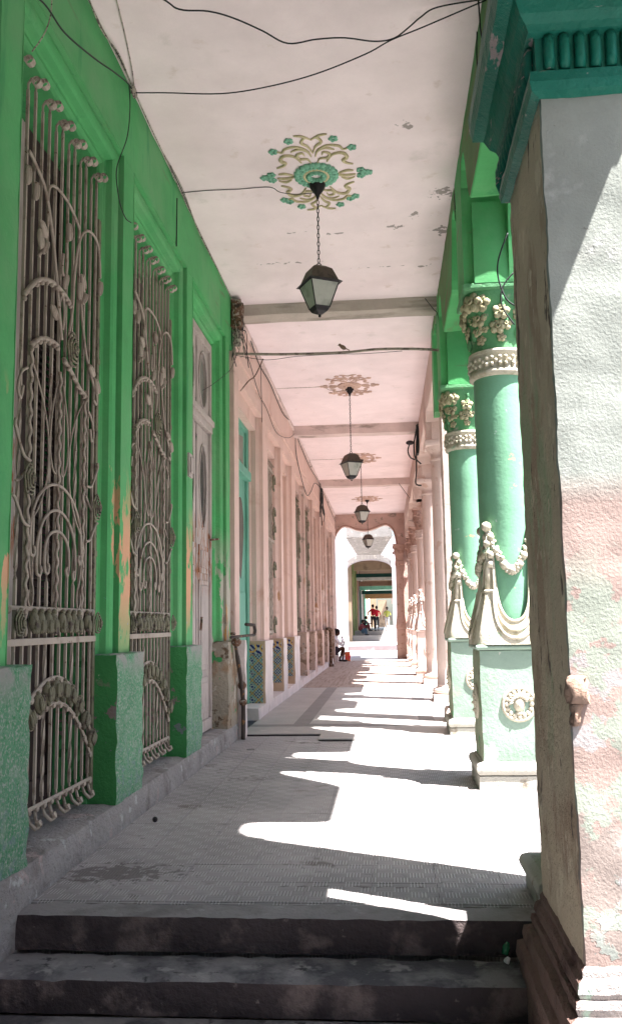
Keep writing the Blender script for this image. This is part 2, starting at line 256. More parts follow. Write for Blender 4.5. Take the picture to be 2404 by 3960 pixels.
# ------------------------------------------------------------ mesh builder
ORG = {}
def put(o, parent=None):
    col.objects.link(o)
    if parent: o.parent = parent
def tag(o, label=None, cat=None, group=None, kind=None):
    if label: o['label'] = label
    if cat: o['category'] = cat
    if group: o['group'] = group
    if kind: o['kind'] = kind
    return o
def empty(name, loc, label=None, cat=None, group=None):
    o = bpy.data.objects.new(name, None); col.objects.link(o); o.location = loc; o.empty_display_size = .1
    ORG[o.name] = Vector(loc); return tag(o, label, cat, group)
class MB:
    def __init__(s): s.v = []; s.f = []; s.mi = []
    def add(s, vs, fs, mi=0):
        n = len(s.v); s.v += [Vector(p) for p in vs]; s.f += [tuple(i+n for i in f) for f in fs]; s.mi += [mi]*len(fs); return s
    def box(s, x0, x1, y0, y1, z0, z1, mi=0):
        vs = [(x, y, z) for z in (z0, z1) for y in (y0, y1) for x in (x0, x1)]
        return s.add(vs, [(0, 2, 3, 1), (4, 5, 7, 6), (0, 1, 5, 4), (2, 6, 7, 3), (0, 4, 6, 2), (1, 3, 7, 5)], mi)
    def rbox(s, x0, x1, y0, y1, z0, z1, step=.12, amp=.012, fr=3, mi=0, sidemi=None, edge=1):
        """box with gridded faces, knocked about by noise; corners stay welded by position"""
        def face(o, a, b, na, nb, mm):
            vs = []
            for j in range(nb+1):
                for i in range(na+1):
                    p = Vector(o)+Vector(a)*(i/na)+Vector(b)*(j/nb); vs.append(p)
            fs = [(j*(na+1)+i, j*(na+1)+i+1, (j+1)*(na+1)+i+1, (j+1)*(na+1)+i) for j in range(nb) for i in range(na)]
            cx, cy, cz = (x0+x1)/2, (y0+y1)/2, (z0+z1)/2
            out = []
            for p in vs:
                d = Vector((noise.noise(p*fr), noise.noise(p*fr+Vector((9, 2, 4))), 0))*amp + Vector((noise.noise(p*fr*4), noise.noise(p*fr*4+Vector((5, 1, 7))), 0))*amp*.5
                e = 0
                ax = abs(p.x-cx) > (x1-x0)/2-1e-4; ay = abs(p.y-cy) > (y1-y0)/2-1e-4; az = abs(p.z-cz) > (z1-z0)/2-1e-4
                k = ax+ay+az
                if k >= 2:
                    q = Vector(((cx-p.x)*ax, (cy-p.y)*ay, (cz-p.z)*(az and p.z > cz)))
                    q = Vector((math.copysign(min(abs(q.x), amp*1.3), q.x), math.copysign(min(abs(q.y), amp*1.3), q.y), math.copysign(min(abs(q.z), amp*1.3), q.z)))
                    d += q*(.6+.8*noise.noise(p*fr*3))*edge
                out.append(p+d)
            s.add(out, fs, mm)
        nx = max(1, round((x1-x0)/step)); ny = max(1, round((y1-y0)/step)); nz = max(1, round((z1-z0)/step))
        X, Y, Z = (x1-x0, 0, 0), (0, y1-y0, 0), (0, 0, z1-z0)
        sm = mi if sidemi is None else sidemi
        face((x0, y0, z0), X, Z, nx, nz, mi)
        face((x0, y1, z0), Z, X, nz, nx, sm)
        face((x0, y0, z0), Z, Y, nz, ny, sm)
        face((x1, y0, z0), Y, Z, ny, nz, sm)
        face((x0, y0, z1), X, Y, nx, ny, mi); face((x0, y0, z0), Y, X, ny, nx, mi)
        return s
    def lathe(s, prof, c=(0, 0, 0), n=24, mi=0, sq=None, rot=0):
        vs = []
        for r, z in prof:
            for i in range(n):
                a = 2*math.pi*i/n+rot; vs.append((c[0]+r*math.cos(a), c[1]+r*math.sin(a), c[2]+z))
        fs = [(j*n+i, j*n+(i+1) % n, (j+1)*n+(i+1) % n, (j+1)*n+i) for j in range(len(prof)-1) for i in range(n)]
        s.add(vs, fs, mi)
        s.add(vs[-n:], [tuple(range(n))], mi); s.add(vs[:n], [tuple(range(n))[::-1]], mi); return s
    def sqprof(s, prof, c, mi=0, asp=1):
        """square moulding stack: prof (half, z)"""
        vs = []
        for r, z in prof:
            vs += [(c[0]-r, c[1]-r*asp, c[2]+z), (c[0]+r, c[1]-r*asp, c[2]+z), (c[0]+r, c[1]+r*asp, c[2]+z), (c[0]-r, c[1]+r*asp, c[2]+z)]
        k = len(prof)
        fs = [(j*4+i, j*4+(i+1) % 4, (j+1)*4+(i+1) % 4, (j+1)*4+i) for j in range(k-1) for i in range(4)]
        fs += [(3, 2, 1, 0), (4*k-4, 4*k-3, 4*k-2, 4*k-1)]
        return s.add(vs, fs, mi)
    def tube(s, pts, r, n=6, mi=0, flat=None, caps=True):
        pts = [Vector(p) for p in pts]; k = len(pts)
        rs = r if isinstance(r, (list, tuple)) else [r]*k
        vs = []; prev = None
        for i, p in enumerate(pts):
            t = (pts[min(i+1, k-1)]-pts[max(i-1, 0)])
            t = t.normalized() if t.length > 1e-9 else Vector((0, 0, 1))
            if prev is None:
                a = Vector((1, 0, 0)) if abs(t.x) < .8 else Vector((0, 1, 0)); prev = (a-t*a.dot(t)).normalized()
            prev = (prev-t*prev.dot(t)); prev = prev.normalized() if prev.length > 1e-6 else t.orthogonal().normalized()
            b = t.cross(prev)
            for j in range(n):
                an = 2*math.pi*j/n; vs.append(p+(prev*math.cos(an)+b*math.sin(an))*rs[i])
        fs = [(i*n+j, i*n+(j+1) % n, (i+1)*n+(j+1) % n, (i+1)*n+j) for i in range(k-1) for j in range(n)]
        if caps: fs += [tuple(range(n))[::-1], tuple(range((k-1)*n, k*n))]
        return s.add(vs, fs, mi)
    def ball(s, c, r, n=8, m=6, mi=0, sc=(1, 1, 1), rot=None):
        vs = [Vector((0, 0, 1))]
        for j in range(1, m):
            for i in range(n):
                a, b = 2*math.pi*i/n, math.pi*j/m; vs.append(Vector((math.sin(b)*math.cos(a), math.sin(b)*math.sin(a), math.cos(b))))
        vs.append(Vector((0, 0, -1)))
        fs = [(0, 1+i, 1+(i+1) % n) for i in range(n)]
        for j in range(m-2):
            fs += [(1+j*n+i, 1+(j+1)*n+i, 1+(j+1)*n+(i+1) % n, 1+j*n+(i+1) % n) for i in range(n)]
        e = len(vs)-1; fs += [(e, 1+(m-2)*n+(i+1) % n, 1+(m-2)*n+i) for i in range(n)]
        out = []
        for v in vs:
            q = Vector((v.x*sc[0], v.y*sc[1], v.z*sc[2]))*r
            if rot is not None: q = rot @ q
            out.append(q+Vector(c))
        return s.add(out, fs, mi)
    def prism(s, poly, axis, a, b, mi=0):
        """poly 2D extruded along axis: 'x' poly=(y,z); 'y' poly=(x,z); 'z' poly=(x,y)"""
        f = {'x': lambda p, t: (t, p[0], p[1]), 'y': lambda p, t: (p[0], t, p[1]), 'z': lambda p, t: (p[0], p[1], t)}[axis]
        n = len(poly); vs = [f(p, a) for p in poly]+[f(p, b) for p in poly]
        fs = [tuple(range(n)), tuple(range(n, 2*n))[::-1]]+[(i, i+n, (i+1) % n+n, (i+1) % n) for i in range(n)]
        return s.add(vs, fs, mi)
    def build(s, name, mats, parent=None, smooth=False, bevel=0, label=None, weld=False, recalc=True, kind=None):
        lo = Vector([min(v[i] for v in s.v) for i in range(3)]); hi = Vector([max(v[i] for v in s.v) for i in range(3)])
        o0 = Vector(((lo.x+hi.x)/2, (lo.y+hi.y)/2, lo.z))
        me = bpy.data.meshes.new(name); me.from_pydata([v-o0 for v in s.v], [], s.f)
        if weld: weld = recalc = False; smooth = True
        if not isinstance(mats, (list, tuple)): mats = [mats]
        for M in mats: me.materials.append(M)
        for p, i in zip(me.polygons, s.mi): p.material_index = i; p.use_smooth = smooth
        if recalc or weld:
            bm = bmesh.new(); bm.from_mesh(me)
            if weld: bmesh.ops.remove_doubles(bm, verts=bm.verts, dist=1e-4)
            if recalc: bmesh.ops.recalc_face_normals(bm, faces=bm.faces)
            bm.to_mesh(me); bm.free()
        me.update()
        o = bpy.data.objects.new(name, me); put(o, parent); ORG[o.name] = o0
        o.location = o0-(ORG[parent.name] if parent else Vector())
        if bevel:
            md = o.modifiers.new('bevel', 'BEVEL'); md.width = bevel; md.segments = 2; md.limit_method = 'ANGLE'; md.angle_limit = R(40)
        return tag(o, label=label, kind=kind)
def struct(o): o['kind'] = 'structure'; return o
def inst(src, name, world, parent, rot=None, scale=None):
    o = bpy.data.objects.new(name, src.data if hasattr(src, 'data') else src); put(o, parent); ORG[o.name] = Vector(world)
    o.location = Vector(world)-(ORG[parent.name] if parent else Vector())
    if rot: o.rotation_euler = rot
    if scale: o.scale = scale
    return o
def copy_tree(src, parent, delta, top=True):
    c = src.copy(); col.objects.link(c); ORG[c.name] = ORG[src.name]+Vector(delta)
    if top: c.location = src.location+Vector(delta)
    else: c.parent = parent
    for ch in list(src.children): copy_tree(ch, c, delta, False)
    return c
def lerp(a, b, t): return a+(b-a)*t
def spline(pts, k=6):
    pts = [Vector(p) for p in pts]; out = []
    for i in range(len(pts)-1):
        p0, p1, p2, p3 = pts[max(i-1, 0)], pts[i], pts[i+1], pts[min(i+2, len(pts)-1)]
        for j in range(k):
            t = j/k; out.append(.5*((2*p1)+(p2-p0)*t+(2*p0-5*p1+4*p2-p3)*t*t+(3*p1-p0-3*p2+p3)*t**3))
    return out+[pts[-1]]

H = 5.7; FX = -1.93; CX = -1.87; BX = .78; BO = 1.25
# ------------------------------------------------------------ setting: ground, floors, steps
b = MB(); b.add([(-600, -600, -.5), (600, -600, -.5), (600, 600, -.5), (-600, 600, -.5)], [(0, 1, 2, 3)]); struct(b.build('ground', groundm, recalc=False))
b = MB(); b.box(3.2, 12, -40, 160, -.49, -.40); struct(b.build('road', roadm))
b = MB(); b.box(1.55, 3.2, -40, 45.9, -.48, -.28); struct(b.build('sidewalk', walkm))
b = MB(); b.box(12, 14, -40, 160, -.48, -.28); struct(b.build('far_sidewalk', walkm))
b = MB(); b.rbox(-2.6, 1.55, -18, 4.07, -.47, -.325, .5, .003, mi=0); struct(b.build('lower_floor', tread))
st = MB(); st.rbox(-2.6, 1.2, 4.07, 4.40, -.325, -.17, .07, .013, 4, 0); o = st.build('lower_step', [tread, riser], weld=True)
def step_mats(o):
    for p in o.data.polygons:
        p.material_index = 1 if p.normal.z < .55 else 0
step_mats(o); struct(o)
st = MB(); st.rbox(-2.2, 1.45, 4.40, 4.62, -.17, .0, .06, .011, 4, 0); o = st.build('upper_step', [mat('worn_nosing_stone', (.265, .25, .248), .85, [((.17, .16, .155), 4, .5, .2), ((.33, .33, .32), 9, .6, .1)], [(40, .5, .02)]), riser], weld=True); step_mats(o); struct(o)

# floor base and tiles
base = MB(); base.box(-1.9, 1.5, 4.60, 11.25, -.4, -.004); fl = struct(base.build('floor', floorm))
TS = .35
tb = MB(); g = .0020; h_ = TS/2-g
tb.add([(-h_, -h_, -.012), (h_, -h_, -.012), (h_, h_, -.012), (-h_, h_, -.012), (-h_, -h_, -.0015), (h_, -h_, -.0015), (h_, h_, -.0015), (-h_, h_, -.0015), (-h_+.003, -h_+.003, 0), (h_-.003, -h_+.003, 0), (h_-.003, h_-.003, 0), (-h_+.003, h_-.003, 0)],
       [(0, 1, 5, 4), (1, 2, 6, 5), (2, 3, 7, 6), (3, 0, 4, 7), (4, 5, 9, 8), (5, 6, 10, 9), (6, 7, 11, 10), (7, 4, 8, 11), (8, 9, 10, 11)])
tme = bpy.data.meshes.new('tile'); tme.from_pydata(tb.v, [], tb.f); tme.materials.append(floorm)
ORG['floor'] = ORG[fl.name]
ny = int((11.25-4.62)/TS)+1; cnt = 0; rest = MB()
for j in range(ny):
    for i in range(10):
        x = -1.87+TS/2+i*TS; y = 4.62+TS/2+j*TS
        if x-TS/2 > 1.5 or y+TS/2 > (11.28 if x < -.85 else 10.9): continue
        z = .0015*noise.noise(Vector((x*3, y*3, 0)))
        inst(bpy.data.objects.new('x', tme), 'tile', (x, y, z+.001), fl, (random.uniform(-.002, .002), random.uniform(-.002, .002), 0)); cnt += 1
# pink building's floor, slightly higher
b = MB(); b.prism([(-1.9, 11.27), (-.86, 11.27), (-.86, 10.78), (1.5, 10.78), (1.5, 38), (-1.9, 38)], 'z', -.4, .028); pf = struct(b.build('pink_portico_floor', smoothtile, bevel=.006))
b = MB(); b.box(-1.32, -1.10, 12.3, 19.3, .028, .0305); b.box(-1.9, 1.45, 12.08, 12.3, .028, .0305); b.box(.42, .64, 12.3, 19.3, .028, .0305); b.build('border_band', bandm, pf)
b = MB(); b.box(-1.9, 1.45, 19.3, 33, .028, .0305); b.build('striped_tiling', stripem, pf)
b = MB(); b.box(-6, 3.2, 38, 46, -.49, -.001); struct(b.build('cross_pavement', walkm))
b = MB(); b.box(-1.86, -.88, 11.25, 11.268, .0, .018); b.box(-.85, -.45, 10.762, 10.778, .0, .014); b.build('gap_shadow_line', blackm, pf)  # black strips at the floor step: the gap and its shadow in one
# slab joints in the smooth floor: recessed strips read as raised pale slabs
sl = MB(); sl.add([(-.36, -.36, 0), (.36, -.36, 0), (.36, .36, 0), (-.36, .36, 0), (-.353, -.353, .002), (.353, -.353, .002), (.353, .353, .002), (-.353, .353, .002)], [(0, 1, 5, 4), (1, 2, 6, 5), (2, 3, 7, 6), (3, 0, 4, 7), (4, 5, 6, 7)])
sme = bpy.data.meshes.new('slab'); sme.from_pydata(sl.v, [], sl.f); sme.materials.append(smoothtile)
for i in range(2):
    for j in range(8): inst(bpy.data.objects.new('x', sme), 'slab', (-.72+i*.76, 12.72+j*.78, .0285), pf)

# curb under the left facade
cb = MB(); cb.rbox(-2.5, CX, 3.0, 11.15, -.32, .20, .09, .016, 3); cu = cb.build('curb', curbm, weld=True); struct(cu)
cb = MB(); cb.rbox(-2.4, -1.88, 12.9, 31, .02, .20, .25, .008, 2); struct(cb.build('pink_curb', plinthpink))

# ------------------------------------------------------------ ceilings and beams
b = MB(); b.box(-2.2, 1.3, 4.3, 37, H, H+.5); ce = struct(b.build('ceiling', ceilm)); 
b = MB(); b.box(-2.4, 1.3, -18, 4.28, H-.1, H+.5); struct(b.build('near_ceiling', ceilm))
def crossbeam(y, mt, drop, dep, sag=.0):
    bb = MB()
    n = 24
    vs = []
    for i in range(n+1):
        x = lerp(-1.94, .85, i/n); z = H-drop+.012*noise.noise(Vector((x*2, y, 0)))
        vs += [(x, y-dep/2+.01*noise.noise(Vector((x*3, y, 2))), H+.01), (x, y-dep/2+.03+.01*noise.noise(Vector((x*3, y, 5))), z), (x, y+dep/2, z), (x, y+dep/2, H+.01)]
    fs = []
    for i in range(n):
        for j in range(3): fs.append((i*4+j, i*4+j+1, (i+1)*4+j+1, (i+1)*4+j))
    bb.add(vs, fs); return bb.build('ceiling_beam', mt, ce)
crossbeam(11.45, beamgrey, .14, .36); crossbeam(18.8, pinkbeam, .2, .35); crossbeam(26.1, pinkbeam, .2, .35)

# ------------------------------------------------------------ green facade
gb = empty('green_building', (-2.4, 7.5, .2), 'bright green plastered house front with barred windows, stone plinths and a peeling doorway', 'building')
pitch = 2.16; PC = [4.22+pitch*i for i in range(4)]; OC = [PC[i]+pitch/2 for i in range(3)]
b = MB(); b.rbox(FX-.5, FX, 4.06, 11.15, 5.03, H, .15, .004, 2); b.build('fascia', paint_clean, gb, weld=True)
for i, c in enumerate(PC):
    b = MB(); b.rbox(FX-.5, FX, c-.14, c+.14, 1.15, 5.03, .1, .004, 3); b.build('pilaster', (paint, peel, peel, pruin)[i], gb, weld=True)
prof = [(-.14, 0), (-.14, -.10), (-.168, -.10), (-.168, -.034), (-.20, -.034), (-.235, -.04), (-.26, -.055), (-.27, -.10), (-.285, -.112), (-.31, -.112), (-.33, -.13), (-.34, -.15), (-.34, -.5)]
for i, c in enumerate(OC):
    # surround: swept along left jamb, head, right jamb
    hw = pitch/2
    b = MB(); vs = []; k = len(prof)
    zs = 1.15
    nseg = 24
    path = []
    for (o_, dx) in prof:
        off = -o_
        yl, yr, zt = c-hw+off, c+hw-off, 5.03+.14-off*.9+.0
        path.append([(yl, .2), (yl, zt), (yr, zt), (yr, .2)])
    for pi, pp in enumerate(path):
        for (y, z) in pp: vs.append((FX+prof[pi][1], y, z))
    fs = [(a*4+s_, a*4+s_+1, (a+1)*4+s_+1, (a+1)*4+s_) for a in range(k-1) for s_ in range(3)]
    b.add(vs, fs); b.build('window_surround' if i < 2 else 'door_surround', paint if i < 2 else pruin, gb, smooth=False)
for i, c in enumerate(PC):
    b = MB(); b.rbox(-2.35, CX, c-.34, c+.34, .19, 1.215, .06, .011, 5)
    o = b.build('plinth', [roughcast if i < 3 else ruin, jambside if i < 3 else ruin], gb, weld=True)
    for p in o.data.polygons:
        if p.normal.y < -.6: p.material_index = 1
# backing wall, dark colour standing in for the unlit rooms behind
b = MB(); b.box(-3.6, -2.47, 3.9, 11.2, -.3, H+.4); b.build('wall', darkwood, gb)

# small fittings on pilasters
o = MB(); o.box(FX-.01, FX+.02, 8.44, 8.60, 2.88, 3.12); o.box(FX+.02, FX+.035, 8.47, 8.57, 2.92, 3.08); o.build('electric_meter', greywood, gb, bevel=.006)
o = MB(); o.tube([(FX+.004, 7.95, 5.55), (FX+.004, 7.93, 5.05)], .006); o.build('wall_cable', cable, gb)

# shutters/doors behind grilles
def shutter_door(c):
    d = empty('shutter_door', (-2.33, c, .2)); d.parent = gb; d.location = ORG[d.name]-ORG[gb.name]
    for s_ in (-1, 1):
        b = MB(); y0, y1 = (c-.70, c-.01) if s_ < 0 else (c+.01, c+.70)
        for (a0, a1) in ((y0, y0+.09), (y1-.09, y1)): b.box(-2.36, -2.31, a0, a1, .22, 4.75)
        for z0, z1 in ((.22, .42), (1.3, 1.45), (3.35, 3.5), (4.6, 4.75)): b.box(-2.358, -2.312, y0+.09, y1-.09, z0, z1)
        b.build('door_frame', greywood if s_ < 0 else darkwood, d)
        b = MB(); b.box(-2.35, -2.325, y0+.09, y1-.09, .42, 1.3); b.build('door_panel', greywood if s_ < 0 else darkwood, d, bevel=.008)
        b = MB(); b.box(-2.35, -2.325, y0+.09, y1-.09, 3.5, 4.6); b.build('upper_panel', darkwood, d)
        b = MB()
        for k in range(36):
            z = 1.47+k*.0525
            b.add([(-2.355, y0+.09, z+.045), (-2.355, y1-.09, z+.045), (-2.315, y1-.09, z), (-2.315, y0+.09, z), (-2.36, y0+.09, z+.038), (-2.36, y1-.09, z+.038), (-2.32, y1-.09, z-.007), (-2.32, y0+.09, z-.007)], [(0, 1, 2, 3), (4, 7, 6, 5), (0, 4, 5, 1), (3, 2, 6, 7)])
        b.build('louvre_slat', darkwood, d, kind='stuff')
for c in OC[:2]: shutter_door(c)

# iron grilles ------------------------------------------------
GX = -2.05
def make_grille(c):
    root = empty('window_grille', (GX, c, .25), 'nearest tall wrought-iron window grille, beside the front left pilaster', 'window grille', 'wrought-iron grilles on the green front')
    P = lambda u, z, dx=0: (GX+dx, c+u, z)
    us = [-.68+.1133*i for i in range(13)]
    for i, u in enumerate(us):
        top = 4.60 if i % 2 else 4.66
        b = MB(); tw = i % 4 == 1
        if tw:
            n = 60; vs = []
            for k in range(n+1):
                z = lerp(.42, top, k/n); a = k*.55 if (.5 < z < 1.3 or 1.7 < z < 3.0) else 0
                for q in range(4): vs.append((GX+.0125*math.cos(a+q*math.pi/2+.78), c+u+.0125*math.sin(a+q*math.pi/2+.78), z))
            b.add(vs, [(k*4+q, k*4+(q+1) % 4, (k+1)*4+(q+1) % 4, (k+1)*4+q) for k in range(n) for q in range(4)])
        else: b.box(GX-.008, GX+.008, c+u-.008, c+u+.008, .42, top)
        # bottom curl and top curl
        sgn = 1 if i % 2 else -1
        b.tube([(GX, c+u, .42), (GX+.005, c+u, .36), (GX+.02, c+u+.01*sgn, .31), (GX+.045, c+u+.035*sgn, .275), (GX+.06, c+u+.055*sgn, .29), (GX+.05, c+u+.045*sgn, .315)], [.008, .009, .011, .013, .015, .014], 6)
        b.build('vertical_bar', iron, root)
        b = MB(); rr = .028
        b.tube([(GX, c+u, top), (GX+.0, c+u, top+.04), (GX+.02, c+u, top+.07), (GX+.05, c+u, top+.065)], [.008, .009, .010, .010], 6)
        for q in range(10):
            a0 = q/9*math.pi*1.6
            pass
        n = 10; vs = []
        for side in (-.022, .022):
            for q in range(n): a = 2*math.pi*q/n; vs.append((GX+.055+rr*math.cos(a), c+u+side, top+.045+rr*math.sin(a)))
        b.add(vs, [(q, (q+1) % n, n+(q+1) % n, n+q) for q in range(n)]); b.build('curl', iron, root, smooth=False)
    # wavy bars
    for u in (-.46, 0, .46):
        b = MB(); pts = [P(u+.014*math.sin((z-1.36)*2*math.pi/.105), z, .02) for z in [1.36+.0175*k for k in range(int((3.05-1.36)/.0175))]]
        b.tube(pts, .0105, 5); b.build('wavy_bar', iron, root, smooth=True)
    # arches
    for (w_, z0, z1) in ((.42, 1.95, 2.29), (.32, 1.84, 2.13), (.2, 1.86, 2.00)):
        for s_ in (-1, 1):
            b = MB(); pts = []
            for k in range(14):
                t = k/13; a = math.pi/2*t; pts.append(P(s_*w_*math.sin(a), z0+(z1-z0)*math.cos(a), .02))
            pts += [P(s_*(w_+.005), z0-.06, .02), P(s_*(w_-.01), z0-.12, .02), P(s_*(w_-.04), z0-.13, .025), P(s_*(w_-.06), z0-.10, .025), P(s_*(w_-.045), z0-.075, .025)]
            b.tube(spline(pts, 3), .010, 5); b.build('scroll', iron, root, smooth=True)
    # long S scrolls beside wavy bars
    def scroll(pts, r=.0058, dx=.02, name='scroll', mt=iron):
        b = MB(); b.tube(spline([P(u, z, dx) for u, z in pts], 6), r, 5); return b.build(name, mt, root, smooth=True)
    for s_ in (-1, 1):
        scroll([(s_*.44, 2.95), (s_*.30, 2.80), (s_*.20, 2.62), (s_*.17, 2.45), (s_*.20, 2.28), (s_*.30, 2.12), (s_*.40, 2.03)])
        scroll([(s_*.46, 2.02), (s_*.42, 1.75), (s_*.36, 1.62), (s_*.38, 1.52), (s_*.43, 1.56), (s_*.42, 1.62)])
        scroll([(s_*.05, 2.95), (s_*.13, 2.72), (s_*.15, 2.5), (s_*.1, 2.38), (s_*.05, 2.36), (s_*.06, 2.42)])
        scroll([(s_*.48, 2.36), (s_*.56, 2.37), (s_*.62, 2.42), (s_*.68, 2.50), (s_*.70, 2.53), (s_*.69, 2.56)], .010, .035)
        scroll([(s_*.48, 1.98), (s_*.56, 2.00), (s_*.62, 2.06), (s_*.68, 2.12), (s_*.71, 2.13)], .010, .035)
        scroll([(s_*.50, 2.30), (s_*.58, 2.24), (s_*.64, 2.22)], .009)
        scroll([(s_*.52, 2.9), (s_*.60, 2.85), (s_*.64, 2.75), (s_*.60, 2.70), (s_*.57, 2.78)], .009)
    # curved flat straps
    for pts in ([(-.50, 3.04), (-.38, 3.12), (-.24, 3.16), (-.10, 3.17)], [(-.62, 3.30), (-.45, 3.45), (-.30, 3.52), (-.14, 3.55), (.02, 3.54), (.10, 3.52)], [(.02, 3.12), (.18, 3.06), (.32, 3.0), (.44, 2.98)]):
        b = MB(); sp_ = spline([P(u, z, .03) for u, z in pts], 6); b.tube(sp_, .016, 6)
        for q in sp_[::3]: b.ball(q+Vector((.006, 0, -.022)), .016, 6, 4)
        b.build('strap', iron, root, smooth=True)
    # big plant stems
    scroll([(-.62, 4.18), (-.50, 4.14), (-.36, 4.06), (-.25, 3.86), (-.18, 3.66), (-.12, 3.45), (-.05, 3.22)], .011, .04, 'stem')
    scroll([(-.33, 4.0), (-.29, 4.13), (-.15, 4.18), (.05, 4.17), (.22, 4.10), (.22, 4.02)], .010, .04, 'stem')
    scroll([(.06, 3.28), (.12, 3.5), (.14, 3.72), (.20, 3.95), (.30, 4.10), (.44, 4.17), (.58, 4.16), (.64, 4.05), (.66, 3.92)], .010, .045, 'stem')
    scroll([(-.42, 3.62), (-.34, 3.72), (-.30, 3.85), (-.29, 4.0)], .010, .03, 'stem')
    scroll([(.30, 3.66), (.36, 3.45), (.45, 3.25), (.58, 3.12), (.66, 3.05), (.66, 2.98), (.60, 3.0)], .010, .03, 'stem')
    scroll([(.02, 3.9), (.03, 3.75), (.0, 3.66), (-.05, 3.68), (-.04, 3.8)], .010, .035, 'stem')
    scroll([(-.10, 3.42), (-.04, 3.52), (.0, 3.42), (-.02, 3.30)], .009, .035, 'stem')
    # buds and leaves
    def leaf(u, z, sx, sz, ang, mt=iron, dx=.045, name='leaf', r=1):
        b = MB(); rot = Matrix.Rotation(ang, 3, 'X')
        b.ball(P(u, z, dx), 1, 8, 6, 0, (.02, sx, sz), rot)
        b.ball(P(u, z, dx+.012), 1, 8, 6, 0, (.014, sx*.4, sz*.9), rot)
        return b.build(name, mt, root, smooth=True)
    for (u, z, ang) in ((-.64, 4.02, .1), (.66, 3.84, -.15), (-.52, 3.98, .0), (-.40, 3.80, .9), (-.36, 3.70, -.5), (-.44, 3.72, .3), (.30, 3.74, .5), (.34, 3.64, -.6), (.24, 3.66, .1), (.03, 3.98, .2), (-.02, 3.62, -.3), (.50, 3.18, 1.0), (-.2, 3.35, .9), (.62, 3.1, .6)):
        leaf(u, z, .022, .062, ang)
    # rosettes
    for (u, z, sc) in ((.10, 3.20, 1.25), (-.54, 2.24, 1), (.62, 2.23, 1), (-.62, 1.43, .8), (.68, 1.43, .8)):
        b = MB()
        for rr in (.07, .053, .037, .02):
            pts = [P(u+rr*sc*math.cos(a)*(1+.08*math.sin(5*a)), z+rr*1.25*sc*math.sin(a)*(1+.08*math.sin(5*a)), .05+(.09-rr)*.5) for a in [2*math.pi*k/20 for k in range(21)]]
            b.tube(pts, .0065*sc, 5)
        b.ball(P(u, z, .08), .02*sc, 7, 5); b.build('rosette', bronze, root, smooth=True)
    # scalloped horizontal straps
    def scallop(z, u0, u1, dz=0, arc=None, name='rail', mt=iron, dx=.015):
        b = MB(); n = 40; pts = []
        for k in range(n+1):
            u = lerp(u0, u1, k/n); zz = z if arc is None else z-arc*(u*u)
            pts.append(P(u, zz, dx))
        b.tube(pts, .013, 5)
        for u in us:
            if u0-.01 <= u <= u1+.01:
                zz = z if arc is None else z-arc*(u*u)
                b.ball(P(u, zz-.012, dx+.004), 1, 6, 5, 0, (.016, .024, .022))
        return b.build(name, mt, root)
    scallop(1.515, -.70, .70); scallop(.385, -.70, .70); scallop(1.10, -.68, .68, 0, .85); scallop(.95, -.70, .70, 0, .85)
    b = MB(); b.box(GX-.012, GX+.03, c-.73, c+.73, 1.305, 1.345); b.build('middle_rail', iron, root, bevel=.004)
    for s_ in (-1, 1):
        b = MB(); b.box(GX-.02, GX+.015, c+s_*.735-.022, c+s_*.735+.022, .3, 4.40)
        for z in (3.3, 1.9): b.box(GX-.024, GX+.02, c+s_*.735-.028, c+s_*.735+.028, z, z+.04)
        b.build('side_post', bronze, root)
    # leaf bands
    for u in (-.36, -.26, -.15, -.06, .08, .18, .28, .37, .54, -.56):
        b = MB()
        b.ball(P(u, 1.44, .03), 1, 8, 6, 0, (.028, .038, .06))
        for q in (-.022, .0, .022): b.ball(P(u+q*.8, 1.41-.0, .052), 1, 6, 5, 0, (.012, .011, .045))
        b.ball(P(u-.02, 1.385, .04), .016, 6, 4); b.ball(P(u, 1.50, .035), .018, 6, 4)
        b.build('leaf', bronze, root, smooth=True)
    for k in range(11):
        u = -.66+k*.132; z = 1.03-.85*u*u; ang = -2*.85*u*.8
        b = MB(); rot = Matrix.Rotation(math.atan(ang), 3, 'X')
        b.ball(P(u, z, .03), 1, 8, 6, 0, (.03, .043, .062), rot)
        for q in (-.024, 0, .024): b.ball(Vector(P(u, z, .055))+rot @ Vector((0, q, -.004)), 1, 6, 5, 0, (.012, .012, .048), rot)
        b.ball(Vector(P(u, z, .035))+rot @ Vector((0, 0, -.06)), .017, 6, 4); b.ball(Vector(P(u, z, .035))+rot @ Vector((0, 0, .06)), .015, 6, 4)
        b.build('leaf', bronze, root, smooth=True)
    return root
gr = make_grille(OC[0]-.02)
g2_ = copy_tree(gr, None, (0, pitch, 0)); g2_['label'] = 'second wrought-iron window grille, between two peeling green pilasters'

